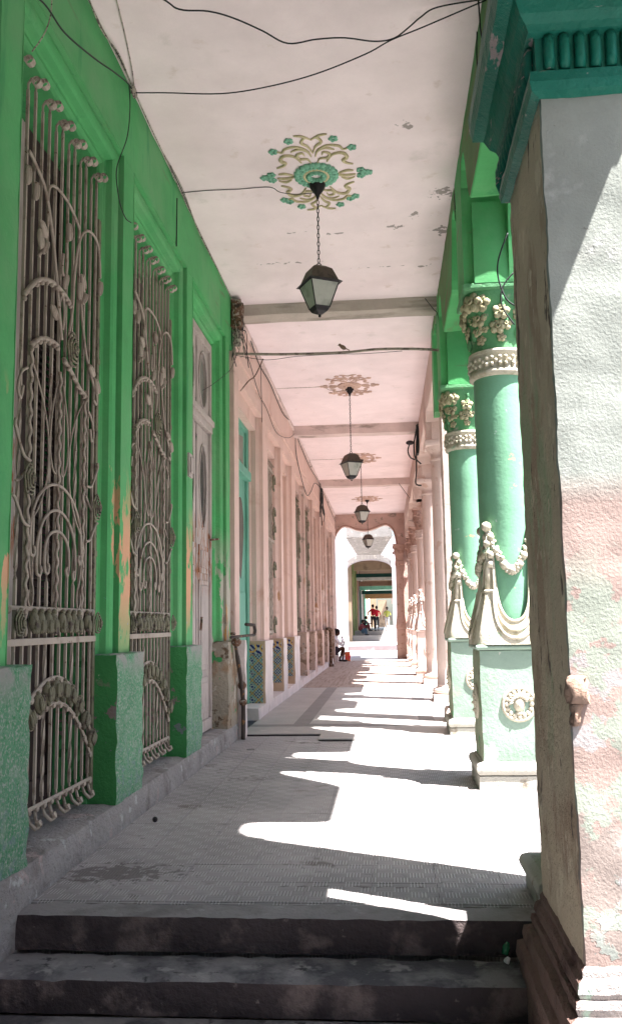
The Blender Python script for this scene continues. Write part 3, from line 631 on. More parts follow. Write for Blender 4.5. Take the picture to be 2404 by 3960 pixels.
# green building's door
door = empty('door', (-2.12, OC[2], .2)); door.parent = gb; door.location = ORG[door.name]-ORG[gb.name]; door['label'] = 'weathered grey-brown double door with a fanlight and rust stains'
c = OC[2]; DXX = -2.10
b = MB()
for a0, a1 in ((c-.76, c-.68), (c+.68, c+.76)): b.box(DXX-.08, DXX+.03, a0, a1, .2, 4.84)
b.box(DXX-.08, DXX+.028, c-.68, c+.68, 4.74, 4.84); b.build('door_frame', greywood, door, bevel=.006)
b = MB(); b.box(DXX-.06, DXX+.07, c-.74, c+.74, 3.80, 3.87); b.box(DXX-.06, DXX+.045, c-.74, c+.74, 3.72, 3.80); b.build('transom_rail', greywood, door, bevel=.008)
for s_ in (-1, 1):
    y0, y1 = (c-.68, c-.02) if s_ < 0 else (c+.02, c+.68)
    def ringpanel(z0, z1, pts, nm, gmat):
        """board with a curved hole filled by glass: quads from outline to rect"""
        b = MB(); cx = sum(p[0] for p in pts)/len(pts); cz = sum(p[1] for p in pts)/len(pts); n = len(pts); vs = []; outer = []
        for (y, z) in pts:
            dy, dz = y-cx, z-cz
            t = min([abs((y1-cx)/dy) if dy > 1e-6 else (abs((y0-cx)/dy) if dy < -1e-6 else 9e9), abs((z1-cz)/dz) if dz > 1e-6 else (abs((z0-cz)/dz) if dz < -1e-6 else 9e9)])
            outer.append((cx+dy*t, cz+dz*t))
        for (y, z) in pts: vs.append((DXX, y, z))
        for (y, z) in outer: vs.append((DXX, y, z))
        for (y, z) in pts: vs.append((DXX-.04, y, z))
        fs = [(i, (i+1) % n, n+(i+1) % n, n+i) for i in range(n)]+[(i, 2*n+i, 2*n+(i+1) % n, (i+1) % n) for i in range(n)]
        b.add(vs, fs); 
        for (yy, zz) in ((y0, z0), (y1, z0), (y0, z1), (y1, z1)): b.box(DXX-.03, DXX-.002, yy-.12 if yy == y1 else yy, yy if yy == y1 else yy+.12, zz-.12 if zz == z1 else zz, zz if zz == z1 else zz+.12)
        b.tube([(DXX+.004, y, z) for y, z in pts+[pts[0]]], .012, 5)
        b.build(nm, greywood, door)
        b = MB(); b.box(DXX-.035, DXX-.03, min(p[0] for p in pts)-.01, max(p[0] for p in pts)+.01, min(p[1] for p in pts)-.01, max(p[1] for p in pts)+.01); b.build('pane', gmat, door)
    mid = (y0+y1)/2
    ell = [(mid+.22*math.cos(a), 4.30+.34*math.sin(a)*(1 if math.sin(a) > 0 else 1.0)) for a in [2*math.pi*k/24 for k in range(24)]]
    ringpanel(3.87, 4.74, ell, 'transom_sash', glassgrey)
    ell = [(mid+.21*math.cos(a)*(1-.25*(math.sin(a) < 0)*abs(math.sin(a))), 3.02+.50*math.sin(a)) for a in [2*math.pi*k/24 for k in range(24)]]
    ringpanel(2.38, 3.70, ell, 'glazed_leaf', glassdark)
    b = MB(); b.box(DXX-.04, DXX, y0, y1, .22, 2.38); b.build('door_leaf', greywood, door)
    for (z0, z1) in ((2.0, 2.32), (.9, 1.92), (.42, .82)):
        b = MB(); b.box(DXX, DXX+.018, y0+.08, y1-.08, z0, z1); b.box(DXX+.018, DXX+.03, y0+.14, y1-.14, z0+.06, z1-.06); b.build('raised_panel', greywood, door, bevel=.008)
    b = MB(); b.box(DXX, DXX+.04, y0, y1, .22, .34); b.build('kick_board', greywood, door, bevel=.006)
b = MB(); b.tube([(DXX+.05, c+.02, 1.35), (DXX+.06, c+.02, 1.5)], .014); b.tube([(DXX+.03, c+.66, 2.42), (DXX+.10, c+.80, 2.44)], .012); b.build('door_bolt', rust, door)

# neighbouring blue building the camera stands under
nb = empty('blue_building', (-2.6, 2, -.3), 'blue-grey plastered wall of the nearest house at the left edge', 'building')
bluem = mat('blue_grey_paint', (.11, .20, .24), .8, [((.10, .28, .18), 3, .5, .15)], [(25, .5, .02)])
b = MB(); b.rbox(-3.4, -1.99, -18, 4.04, -.32, H, .5, .004, 2); b.build('wall', bluem, nb)

# ------------------------------------------------------------ pink facade
pb = empty('pink_building', (-2.4, 22, .03), 'long pale pink house front with stepped pilasters beyond the green one', 'building')
piers = [(11.16, 11.62, 0), (13.72, 14.60, 1), (16.16, 16.75, 1), (18.12, 19.15, 1), (20.85, 21.45, 2), (23.3, 23.95, 2), (25.9, 26.7, 2), (28.3, 29.2, 2), (31.9, 34.4, 2)]
PX = -1.93
b = MB(); b.box(PX-.6, PX, 11.16, 34.4, 4.75, H); b.build('fascia', pink, pb)
b = MB(); b.box(PX-.02, PX+.025, 11.16, 34.4, 5.02, 5.07); b.build('fascia_moulding', pink, pb)
b = MB(); b.box(PX-.02, PX+.04, 11.2, 34.4, 5.6, 5.66); b.build('cornice', pinkbeam, pb)
for i, (y0, y1, k) in enumerate(piers):
    mt = pink if k < 2 else pinkold
    b = MB()
    # stepped plan profile, camera side and far side
    pl = [(PX-.36, y0), (PX-.20, y0), (PX-.18, y0+.03), (PX-.10, y0+.03), (PX-.10, y0+.06), (PX-.05, y0+.10), (PX-.035, y0+.10), (PX-.035, y0+.13), (PX, y0+.13), (PX, y1-.13), (PX-.035, y1-.13), (PX-.035, y1-.1), (PX-.10, y1-.06), (PX-.10, y1-.03), (PX-.18, y1-.03), (PX-.2, y1), (PX-.36, y1)]
    if k == 0: pl = [(PX-.36, y0), (PX, y0), (PX, y1-.1), (PX-.05, y1-.1), (PX-.1, y1), (PX-.36, y1)]
    b.prism(pl, 'z', 1.1 if k else .2, 4.76); b.build('pilaster', mt, pb)
    if k:
        pm = [plinthpink, tan] if k == 1 else [pinkold, patchy]
        b = MB(); b.rbox(PX-.42, PX+.045, y0-.03, y1+.03, .03, 1.16 if k == 1 else 1.22, .12, .012, 4); o = b.build('plinth', pm, pb, weld=True)
        for p in o.data.polygons:
            if p.normal.y < -.6: p.material_index = 1
        if k == 1:
            for a in range(2):
                for c_ in range(5+(i == 1)):
                    z0 = 1.10-.15*(c_+1)
                    x1_ = PX-.005-a*.135
                    b = MB(); b.box(x1_-.130, x1_, y0-.052, y0-.03, z0+.003, z0+.147); b.build('tile', azu, pb)
b = MB(); b.box(PX-.02, PX+.048, 13.66, 13.70, .36, .42); 
# jambs (tan) and doors inside the bays
bays = [(11.62, 13.72), (14.60, 16.16), (16.75, 18.12), (19.15, 20.85), (21.45, 23.3), (23.95, 25.9), (26.7, 28.3), (29.2, 31.9)]
for i, (y0, y1) in enumerate(bays):
    b = MB(); b.box(PX-.9, PX-.36, y1-.02, y1+.4, .2, 4.75); b.build('jamb', tan if i < 4 else pinkold, pb)
    b = MB(); b.box(PX-.9, PX-.1, y0-.1, y1+.1, 4.52, 4.80); b.build('lintel', pink if i < 3 else pinkold, pb)
b = MB(); b.box(-3.3, -2.9, 11.1, 34.4, 0, H); b.build('wall', darkwood, pb)  # dark backing, the shade of the unlit rooms put into its colour
# teal door in the first bay
td = empty('door', (-2.2, 12.6, .2)); td.parent = pb; td.location = ORG[td.name]-ORG[pb.name]; td['label'] = 'pale teal panelled door with an arched glass pane'
TX = -2.17
b = MB(); b.box(TX-.1, TX+.03, 11.6, 11.7, .2, 4.55); b.box(TX-.1, TX+.03, 13.56, 13.72, .2, 4.55); b.box(TX-.1, TX+.028, 11.7, 13.56, 4.45, 4.55); b.build('door_frame', tealwood, td, bevel=.006)
b = MB(); b.box(TX-.06, TX+.09, 11.68, 13.6, 3.66, 3.80); b.build('transom_rail', tealwood, td, bevel=.01)
for y0, y1 in ((11.72, 12.62), (12.65, 13.55)):
    b = MB(); b.box(TX-.06, TX-.01, y0, y1, .2, 3.66); b.build('door_leaf', tealwood, td)
    b = MB(); b.box(TX-.06, TX-.01, y0, y1, 3.80, 4.45); b.build('transom_sash', tealwood, td)
    b = MB(); m_ = (y0+y1)/2; pts = [(m_+.3*math.cos(a)*(1 if math.sin(a) > 0 else 1+.5*math.sin(a)), 2.9+(.45 if math.sin(a) > 0 else .8)*math.sin(a)) for a in [2*math.pi*k/20 for k in range(20)]]
    b.prism(pts, 'x', TX-.02, TX-.004); b.build('pane', glassdark, td)
    b = MB(); b.prism([(m_-.3, 3.95), (m_+.3, 3.9), (m_+.3, 4.35), (m_-.1, 4.3)], 'x', TX-.02, TX-.004); b.build('pane', glassgrey, td)
    for z0, z1 in ((.4, .9), (1.0, 1.9)):
        b = MB(); b.box(TX-.01, TX+.012, y0+.1, y1-.1, z0, z1); b.build('raised_panel', tealwood, td, bevel=.01)
# grilles and dark shutters in other bays
for i, (y0, y1) in enumerate(bays[1:7]):
    b = MB(); b.box(TX-.25, TX-.2, y0, y1, .2, 4.55); b.build('shutter', (greywood, tan, darkwood, darkwood, patchy, darkwood)[i], pb)
    if i in (0, 2, 3):
        g_ = empty('window_grille', (TX+.12, (y0+y1)/2, 1.2)); g_.parent = pb; g_.location = ORG[g_.name]-ORG[pb.name]
        n = int((y1-y0-.2)/.14)
        for k in range(n+1):
            y = y0+.1+k*.14; b = MB()
            b.tube([(TX+.1+.012*math.sin(z*40)*(k % 2), y, z) for z in [1.22+.08*q for q in range(39)]]+[(TX+.12, y+.03, 4.36), (TX+.15, y+.05, 4.32)], .014, 5)
            b.build('vertical_bar', iron if i == 0 else bronze, g_)
        for z in (1.25, 2.9, 4.2):
            b = MB(); b.box(TX+.09, TX+.13, y0+.05, y1-.05, z, z+.05); b.build('rail', iron if i == 0 else bronze, g_)
        for z in (1.4, 2.4, 3.1, 3.4, 4.0):
            b = MB(); yy = y1-.25; b.tube([(TX+.16, yy+.14*math.cos(a), z+.14*math.sin(a)) for a in [q*.6 for q in range(9)]], .02, 5); b.build('scroll', bronze, g_)

# drain pipe and tap at the corner between the two houses
dp = empty('drain_pipe', (-1.82, 10.98, 0), 'rusty dark drainpipe running down the ruined plinth at the green house corner', 'pipe')
b = MB(); b.tube(spline([(-1.80, 10.95, .0), (-1.80, 10.99, .38), (-1.80, 10.86, .66), (-1.82, 10.68, 1.02), (-1.83, 10.60, 1.18)], 5), [.027]*16+[.02]*5, 8); b.build('pipe', pipem, dp, smooth=True)
b = MB(); b.tube([(-1.84, 10.35, 1.26), (-1.80, 10.6, 1.265), (-1.76, 11.2, 1.27), (-1.72, 11.4, 1.27)], .017, 8); b.tube([(-1.72, 11.4, 1.27), (-1.71, 11.42, 1.33), (-1.72, 11.4, 1.40), (-1.78, 11.1, 1.41)], .021, 8); b.build('elbow', pipem, dp, smooth=True)
b = MB(); b.ball((-1.80, 10.9, .66), .055); b.ball((-1.80, 10.97, .45), .05); b.ball((-1.82, 10.62, 1.2), .06); b.tube([(-1.86, 10.5, 1.3), (-1.86, 10.7, 1.3)], .02); b.build('joint', rust, dp)
b = MB(); b.rbox(-1.9, -1.78, 11.05, 11.2, 0.0, 1.22, .08, .01, 5); o = b.build('corner_post', plinthpink, dp)
dp2 = empty('drain_pipe', (-1.84, 28.9, 0), 'rusty pipe on the plinth just before the seated person', 'pipe')
b = MB(); b.tube([(-1.82, 28.6, 0), (-1.82, 28.62, 1.15), (-1.84, 28.5, 1.25), (-1.9, 28.2, 1.25)], .05, 8); b.build('pipe', rust, dp2, smooth=True)
b = MB(); b.ball((-1.82, 28.6, .05), .10); b.ball((-1.82, 28.6, 1.2), .075); b.build('joint', rust, dp2)

# ------------------------------------------------------------ right arcade wall (beam on columns) with bracket-shaped openings
def smooth(t): t = max(0, min(1, t)); return t*t*(3-2*t)
def arcade(name, label, cols, mt, H0, inner, outer, blockz, x0=BX, x1=BO, ends=(None, None), inmat=None):
    root = empty(name, ((x0+x1)/2, (ends[0]+ends[1])/2, blockz), label, 'arcade wall')
    edges = []
    ys = [ends[0]]
    for (a, b_) in cols: ys += [a, b_]
    ys.append(ends[1])
    for i in range(0, len(ys), 2):
        a, b_ = ys[i], ys[i+1]
        if b_-a < .12: continue
        bb = MB(); n = 44; vs = []
        for k in range(n+1):
            y = lerp(a, b_, k/n); d = min(y-a, b_-y); t = smooth((d-.28)/.45)
            rnd = .18*max(0, 1-d/.12)**2
            zi = lerp(inner[1], inner[0], t)-rnd; zo = lerp(outer[1], outer[0], t)-rnd-.8*max(0, 1-(b_-y)/.2)  # unseen outer lip added to shape the sun patches; end drop shades the block
            w_ = .006*noise.noise(Vector((y*4, 1, 0)))
            vs += [(x0+w_, y, H0), (x0+w_, y, zi+.012), (x0+.012, y, zi), (x0+.10, y, zi), (x1-.07, y, zi+.02), (x1-.07, y, zo), (x1, y, zo), (x1, y, H0+.4)]
        m_ = 8
        fs = [(k*m_+j, (k+1)*m_+j, (k+1)*m_+j+1, k*m_+j+1) for k in range(n) for j in range(m_-1)]
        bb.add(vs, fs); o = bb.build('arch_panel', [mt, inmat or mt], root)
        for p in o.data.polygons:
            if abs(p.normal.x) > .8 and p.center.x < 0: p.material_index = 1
    for (a, b_) in cols:
        bb = MB(); bb.rbox(x0, x1, a+.05, b_-.05, blockz, H0+.3, .15, .004, 3); bb.rbox(x0+.09, x1+.03, a, b_, blockz, min(H0, 5.2), .15, .004, 3, 0); bb.build('impost_block', mt, root)
    return root
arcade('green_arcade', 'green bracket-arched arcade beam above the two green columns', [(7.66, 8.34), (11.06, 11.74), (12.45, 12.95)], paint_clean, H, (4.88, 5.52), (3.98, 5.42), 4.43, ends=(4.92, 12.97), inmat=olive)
arcade('pink_arcade', 'long pale pink arcade beam over the far column row', [(15.56, 16.24), (19.88, 20.56), (23.16, 23.84), (27.76, 28.44), (30.96, 31.64), (33.5, 34.2)], pinkcol, H, (5.10, 5.16), (4.25, 5.0), 4.66, x0=.80, ends=(12.99, 34.4))
# upper storey mass so the sky does not leak over the slab
b = MB(); b.box(-2.2, 1.25, 4.3, 34.4, 6.21, 9.5); um = tag(b.build('upper_storey', pale), 'pale upper storey of the houses resting over the portico ceiling', 'building')

# party pier behind the second green column
pp = empty('party_pier', (1.08, 12.7, 0), 'slim pinkish square pier right behind the second green column', 'pillar')
b = MB(); b.rbox(.86, 1.25, 12.47, 12.93, .03, 4.43, .12, .006, 3); b.build('shaft', pinkcol, pp)
b = MB(); b.sqprof([(.27, 0), (.27, .13), (.24, .18)], (1.06, 12.7, .03)); b.build('base', pinkcol, pp)

# ------------------------------------------------------------ columns
def superr(a, half, e=6): 
    ca, sa = abs(math.cos(a)), abs(math.sin(a)); return half/((ca**e+sa**e)**(1/e))
def skirt(cx, cy, z0, half, rt_, zlow, zhigh, off, p=2.2, drop=0):
    """flared skirt with U-shaped edges between four corner horns"""
    b = MB(); n = 144; mrow = 12; vs = []
    for i in range(n):
        a = 2*math.pi*i/n
        phi = abs(((a-math.pi/4+math.pi/4) % (math.pi/2))-math.pi/4)/(math.pi/4)   # 0 at the corners
        corner = 1-phi; sd2 = min(1, (1-phi)/(1-p)) if phi > p else 1
        top = zlow+(zhigh-zlow)*(1-(1-sd2**2.3)**(1/2.3))
        for k in range(mrow+1):
            z = lerp(z0, top, k/mrow); t = smooth((z-z0)/.62)
            r = lerp(superr(a, half, 5), rt_, t**.75)+off
            if corner > .90: r += .025*(corner-.90)/.10*math.sin(min(1, (z-z0)/.5)*math.pi/2)
            vs.append((cx+r*math.cos(a), cy+r*math.sin(a), z))
    fs = [(i*(mrow+1)+k, ((i+1) % n)*(mrow+1)+k, ((i+1) % n)*(mrow+1)+k+1, i*(mrow+1)+k+1) for i in range(n) for k in range(mrow)]
    b.add(vs, fs)
    # rounded lip along the top edge
    lip = [vs[i*(mrow+1)+mrow] for i in range(n)]; b.tube([lip[i] for i in range(n)]+[lip[0]], .014, 6, caps=False)
    return b
def flower(b, c, nrm, r=.055):
    nrm = Vector(nrm).normalized(); t = nrm.orthogonal().normalized(); s_ = nrm.cross(t); c = Vector(c)
    for q in range(5):
        a = 2*math.pi*q/5; p = c+(t*math.cos(a)+s_*math.sin(a))*r*.62
        b.ball(p, r*.48, 7, 5, 0, (1, 1, .55), Matrix((t, s_, nrm)).transposed())
    pts = [c+nrm*r*.32+(t*math.cos(a)+s_*math.sin(a))*r*.25 for a in [2*math.pi*k/8 for k in range(9)]]
    b.tube(pts, r*.12, 4, caps=False)
def ornate(cx, cy, label, M, group, z0=0.0, detail=True):
    root = empty('column', (cx, cy, z0), label, 'column', group)
    b = MB(); b.rbox(cx-.365, cx+.365, cy-.365, cy+.365, z0-.02, .115, .12, .006, 4); b.build('base_slab', M['base'], root, weld=True)
    b = MB(); n = 10
    pr = [(.34, .115)]+[(.335+.045*math.cos(a), .165+.05*math.sin(a)) for a in [R(-90+18*k) for k in range(11)]]+[(.325, .225)]
    b.sqprof(pr, (cx, cy, 0)); b.build('base_torus', M['base'], root, smooth=False, bevel=.01)
    b = MB(); b.rbox(cx-.32, cx+.32, cy-.32, cy+.32, .215, 1.155, .08, .007, 4); o = b.build('pedestal', [M['ped'], M.get('pedside', M['ped'])], root, weld=True, bevel=.02)
    for p in o.data.polygons:
        if p.normal.x < -.6: p.material_index = 1
    for (dx, dy) in ((0, -1), (-1, 0)):
        b = MB(); n_ = Vector((dx, dy, 0)); t = Vector((-dy, dx, 0)) if dy else Vector((0, 1, 0)); c0 = Vector((cx, cy, .70))+n_*.322
        rr = .135
        b.tube([c0+(t*math.cos(a)+Vector((0, 0, 1))*math.sin(a))*rr for a in [2*math.pi*k/24 for k in range(25)]], .018, 6, caps=False)
        for k in range(16):
            a = 2*math.pi*k/16; b.ball(c0+(t*math.cos(a)+Vector((0, 0, 1))*math.sin(a))*rr*.78, .024, 6, 4)
        b.ball(c0, 1, 10, 8, 0, (.05 if dy else .035, .035 if dy else .05, .07)); b.ball(c0+n_*.035+Vector((0, 0, -.01)), .014, 6, 4)
        for k in range(9):
            a = R(20+k*17.5); p0 = c0+(t*math.cos(a)+Vector((0, 0, 1))*math.sin(a))*.06; p1 = c0+(t*math.cos(a+.4)+Vector((0, 0, 1))*math.sin(a+.4))*.10
            b.tube([p0+n_*.02, (p0+p1)/2+n_*.022, p1+n_*.01], [.014, .012, .007], 5)
        b.ball(c0+Vector((0, 0, -.075))+n_*.005, 1, 6, 5, 0, (.04, .02, .02)); b.build('medallion', M['orn'], root, smooth=True)
    b = MB(); b.sqprof([(.33, 1.155), (.345, 1.17), (.345, 1.19), (.33, 1.20)], (cx, cy, 0)); b.build('pedestal_cap', M['ped'], root, bevel=.006)
    skirt(cx, cy, 1.20, .335, .262, 1.40, 2.18, .0, .16).build('skirt', M['orn'], root, smooth=True)
    skirt(cx, cy, 1.20, .335, .262, 1.32, 1.92, .015, .22).build('skirt', M['orn'], root, smooth=True)
    skirt(cx, cy, 1.20, .335, .262, 1.255, 1.66, .028, .30).build('skirt', M['orn'], root, smooth=True)
    zc = 3.62
    b = MB(); pr = [(.238+.004*noise.noise(Vector((0, 0, z*3+cy))), z) for z in [1.2+.1*k for k in range(25)]]; b.lathe(pr, (cx, cy, 0), 40); b.build('shaft', M['shaft'], root, smooth=True)
    # horns with balls and floral garland
    for q in range(4):
        a = math.pi/4+q*math.pi/2; d = Vector((math.cos(a), math.sin(a), 0)); C0 = Vector((cx, cy, 0))
        b = MB(); b.ball(C0+d*.285+Vector((0, 0, 2.23)), .045, 10, 8); b.tube([C0+d*.30+Vector((0, 0, 1.62)), C0+d*.285+Vector((0, 0, 1.9)), C0+d*.275+Vector((0, 0, 2.2))], [.03, .024, .022], 6); b.build('horn', M['orn'], root, smooth=True)
        b = MB()
        for k in range(19):
            t = k/18; aa = a+t*math.pi/2; z = 2.20-.36*math.sin(t*math.pi); rr = .262
            p = (cx+rr*math.cos(aa), cy+rr*math.sin(aa), z); b.ball(p, .027+.011*math.sin(k*2.3), 7, 5)
            b.ball((p[0]*1+.014*math.cos(aa*3), p[1]+.014*math.sin(k), p[2]+.024), .02, 6, 4); b.ball((p[0], p[1], p[2]-.028), .019, 6, 4)
        for (da, z) in ((0, 2.08), (.12, 1.98), (-.12, 1.98), (.08, 1.9), (-.08, 2.0)): b.ball((cx+.285*math.cos(a+da), cy+.285*math.sin(a+da), z), .036, 7, 5)
        b.build('garland', M['orn'], root, smooth=True)
    # neck band
    b = MB(); b.lathe([(.24, 3.60), (.272, 3.615), (.276, 3.65), (.262, 3.66), (.262, 3.80), (.278, 3.81), (.274, 3.84), (.24, 3.85)], (cx, cy, 0), 40)
    for k in range(14):
        a = 2*math.pi*k/14; p = Vector((cx+.268*math.cos(a), cy+.268*math.sin(a), 3.73)); 
        for (q, w_) in ((0, 0), (.035, .03), (-.035, .03), (.035, -.03), (-.035, -.03)):
            t = Vector((-math.sin(a), math.cos(a), 0)); b.ball(p+t*q+Vector((0, 0, w_)), .02, 6, 4)
    b.build('neck_band', M['orn'], root, smooth=True)
    # capital bell
    b = MB(); vs = []; n = 48; zs = [3.85+.04*k for k in range(15)]
    for z in zs:
        t = (z-3.85)/.56
        for i in range(n):
            a = 2*math.pi*i/n; r = lerp(.245, superr(a, .315, 4), smooth(t)**1.3); vs.append((cx+r*math.cos(a), cy+r*math.sin(a), z))
    b.add(vs, [(j*n+i, j*n+(i+1) % n, (j+1)*n+(i+1) % n, (j+1)*n+i) for j in range(len(zs)-1) for i in range(n)]); b.build('capital_bell', M['cap'], root, smooth=True)
    b = MB(); b.sqprof([(.32, 4.37), (.335, 4.39), (.335, 4.43)], (cx, cy, 0)); b.build('abacus', M['cap'], root, bevel=.006)
    rnd = random.Random(int(cy*10))
    for q in range(8):
        a = q*math.pi/4+math.pi/4
        if q % 2 == 0: spots = [(.31, 4.28, .09, 0), (.31, 4.25, .08, .24), (.31, 4.26, .08, -.24), (.29, 4.13, .075, .07), (.29, 4.15, .06, -.2), (.27, 4.03, .065, -.06), (.26, 4.04, .045, .2), (.25, 3.94, .05, .03)]
        else: spots = [(.30, 4.17, .08, .0), (.28, 4.06, .06, .14), (.27, 4.04, .065, -.12), (.26, 3.94, .045, .0)]
        for (rr, z, fr, da) in spots:
            aa = a+da; bsc = superr(aa, .30, 4) if z > 4.15 else rr; b = MB(); flower(b, (cx+max(rr, bsc)*math.cos(aa), cy+max(rr, bsc)*math.sin(aa), z), (math.cos(aa), math.sin(aa), .1), fr*(.78+.34*rnd.random()))
            b.build('flower', M['flower'], root, smooth=True)
        b = MB()
        for k in range(4):
            aa = a+rnd.uniform(-.3, .3); z = rnd.uniform(3.95, 4.3); rr = lerp(.25, .30, smooth((z-3.85)/.56)); b.ball((cx+rr*math.cos(aa), cy+rr*math.sin(aa), z), 1, 6, 5, 0, (.03, .03, .055))
        b.build('leaf', M['cap'], root, smooth=True)
    return root
MG = dict(base=basecr, ped=pedgreen, pedside=mat('pedestal_side_green', (.26, .30, .20), .85, [((.16, .15, .10), 4, .52, .1), ((.07, .26, .09), 6, .6, .05)], [(30, .5, .02)]), orn=cream, shaft=colgreen, cap=mat('capital_green', (.11, .30, .14), .7, [((.3, .33, .26), 9, .6, .06)], [(40, .5, .015)]), flower=ocre)
MP = dict(base=pinkcol, ped=pinkcol, orn=pinkcol, shaft=pinkcol, cap=pinkorn, flower=pinkorn)
ca = ornate(1.1, 8.0, 'nearer green column with garland and medallion pedestal, partly behind the near pillar', MG, 'green ornate columns')
cb_ = copy_tree(ca, None, (0, 3.4, 0)); cb_['label'] = 'second green ornate column, just left of and behind the nearer one'
ce1 = ornate(1.1, 23.5, 'pink ornate column with a bulbous pedestal, first after the two plain pink columns', MP, 'pink ornate columns', .03)
for y, lb in ((28.1, 'second pink ornate column counted from the plain ones'), (31.3, 'third pink ornate column counted from the plain ones'), (33.85, 'fourth pink ornate column, nearest to the wavy arch')):
    k_ = copy_tree(ce1, None, (0, y-23.5, 0)); k_['label'] = lb
def plaincol(cy, label):
    root = empty('column', (1.12, cy, .03), label, 'column', 'plain pink columns')
    b = MB(); b.rbox(.78, 1.46, cy-.34, cy+.34, .0, .15, .15, .005, 4); b.build('base_slab', pinkcol, root)
    b = MB(); b.lathe([(.33, .15)]+[(.29+.05*math.cos(a), .20+.05*math.sin(a)) for a in [R(-80+20*k) for k in range(9)]]+[(.265, .26), (.25, .31)], (1.12, cy, 0), 32); b.build('base_torus', pinkcol, root, smooth=True)
    b = MB(); b.lathe([(.25, .3)]+[(.25-.02*(k/14), .3+.31*k) for k in range(15)], (1.12, cy, 0), 36); b.build('shaft', pinkcol, root, smooth=True)
    b = MB(); b.lathe([(.23, 4.30), (.255, 4.32), (.255, 4.35), (.235, 4.36), (.235, 4.44), (.27, 4.47), (.31, 4.52), (.33, 4.56)], (1.12, cy, 0), 36); b.build('capital', pinkcol, root, smooth=True)
    b = MB(); b.sqprof([(.335, 4.56), (.35, 4.60), (.35, 4.66)], (1.12, cy, 0)); b.build('abacus', pinkcol, root, bevel=.006)
    return root
plaincol(15.9, 'nearer plain round pink column, next after the slim square pier'); plaincol(20.2, 'farther plain round pink column, before the ornate pink ones')

# ------------------------------------------------------------ near pillar, two storeys of moulding
np_ = empty('near_pillar', (.88, 3.8, -.32), 'big peeling square pillar at the right edge, half in sunlight, with teal cornice', 'pillar')
PXa, PXb, PYa, PYb = .66, 1.09, 3.30, 4.16
b = MB(); b.rbox(PXa, PXa+.13, 3.93, PYb, -.05, 3.48, .03, .006, 8, edge=.25); b.rbox(PXa, PXb, PYa, 3.93, -.05, 3.48, .03, .006, 8, edge=.25); o = b.build('shaft', [pill_front, pill_side], np_, weld=True)  # rear outer corner left out, unseen, so a strip of sun passes
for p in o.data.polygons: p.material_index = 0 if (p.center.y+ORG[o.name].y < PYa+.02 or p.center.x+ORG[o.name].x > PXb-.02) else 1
def ringprof(prof, name, mt, jitter=.0, frontmat=None):
    b = MB(); vs = []; ns = 16
    # profile offsets outward from the shaft
    path = []
    for (o_, z) in prof:
        x0, x1, y0, y1 = PXa-o_, PXb+o_, PYa-o_, PYb+o_
        ring = []
        for (p, q) in (((x0, y1), (x0, y0)), ((x0, y0), (x1, y0)), ((x1, y0), (x1, y1)), ((x1, y1), (x0, y1))):
            for k in range(ns):
                x, y = lerp(p[0], q[0], k/ns), lerp(p[1], q[1], k/ns); v = Vector((x, y, z)); d = jitter*noise.noise(v*9)+jitter*.6*noise.noise(v*22)
                ring.append((x+d, y+d*.8, z+jitter*.7*noise.noise(v*7+Vector((3, 1, 2)))))
        vs += ring
    m_ = ns*4; fs = [(j*m_+i, j*m_+(i+1) % m_, (j+1)*m_+(i+1) % m_, (j+1)*m_+i) for j in range(len(prof)-1) for i in range(m_)]
    b.add(vs, fs); o = b.build(name, [mt, frontmat or mt], np_)
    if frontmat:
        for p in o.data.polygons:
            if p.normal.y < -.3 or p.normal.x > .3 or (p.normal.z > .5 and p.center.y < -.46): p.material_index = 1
    return o
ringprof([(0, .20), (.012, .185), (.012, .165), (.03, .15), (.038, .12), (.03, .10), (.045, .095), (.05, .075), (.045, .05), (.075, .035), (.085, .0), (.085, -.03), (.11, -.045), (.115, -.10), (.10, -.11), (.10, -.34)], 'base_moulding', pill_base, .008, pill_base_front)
ringprof([(0, 3.45), (.035, 3.465), (.045, 3.50), (.04, 3.545), (.012, 3.555), (.012, 3.705), (.04, 3.715), (.05, 3.74), (.075, 3.77), (.10, 3.83), (.15, 3.86), (.165, 3.92), (.165, 4.0), (.0, 4.0)], 'cornice', teal, .004)
for k in range(7):
    x = .70+k*.06
    b = MB(); b.tube([(x, PYa-.014, 3.565), (x, PYa-.026, 3.60), (x, PYa-.026, 3.67), (x, PYa-.014, 3.70)], .022, 8); b.build('flute', teal, np_, smooth=True)
for k in range(14):
    y = 3.36+k*.07
    b = MB(); b.tube([(PXa-.014, y, 3.565), (PXa-.026, y, 3.60), (PXa-.026, y, 3.67), (PXa-.014, y, 3.70)], .022, 6); b.build('flute', teal, np_, smooth=True)
b = MB(); b.rbox(PXa+.02, 1.2, PYa, PYb+.1, 4.0, H+.1, .12, .006, 3); b.build('upper_block', pill_side, np_)
nbm = empty('near_arcade', (.9, 0, 3.9), 'beam of the nearest portico bay, above and beside the camera', 'arcade wall')
b = MB(); b.box(.68, 1.225, -18, 3.27, 3.87, H+.1); b.build('beam', pill_side, nbm)
for y_ in (-1.2, -5.2, -9.2, -13.2, -17.6):
    b = MB(); b.box(.68, 1.15, y_, y_+.9, -.32, 3.87); b.build('pier', pill_side, nbm)
b = MB(); b.box(-2.2, 1.2, -18.4, -18, -.32, H); b.build('end_wall', pill_side, nbm)
b = MB(); b.rbox(PXa-.02, PXa+.06, PYa-.035, PYa+.03, 1.10, 1.20, .015, .010, 24); b.rbox(PXa-.01, PXa+.035, PYa-.025, PYa+.03, 1.02, 1.11, .015, .014, 24); b.build('mortar_lump', mat('mortar_crumb', (.30, .21, .16), .95, [((.15, .10, .08), 20, .5, .1)], [(60, .8, .01)]), np_, weld=True)
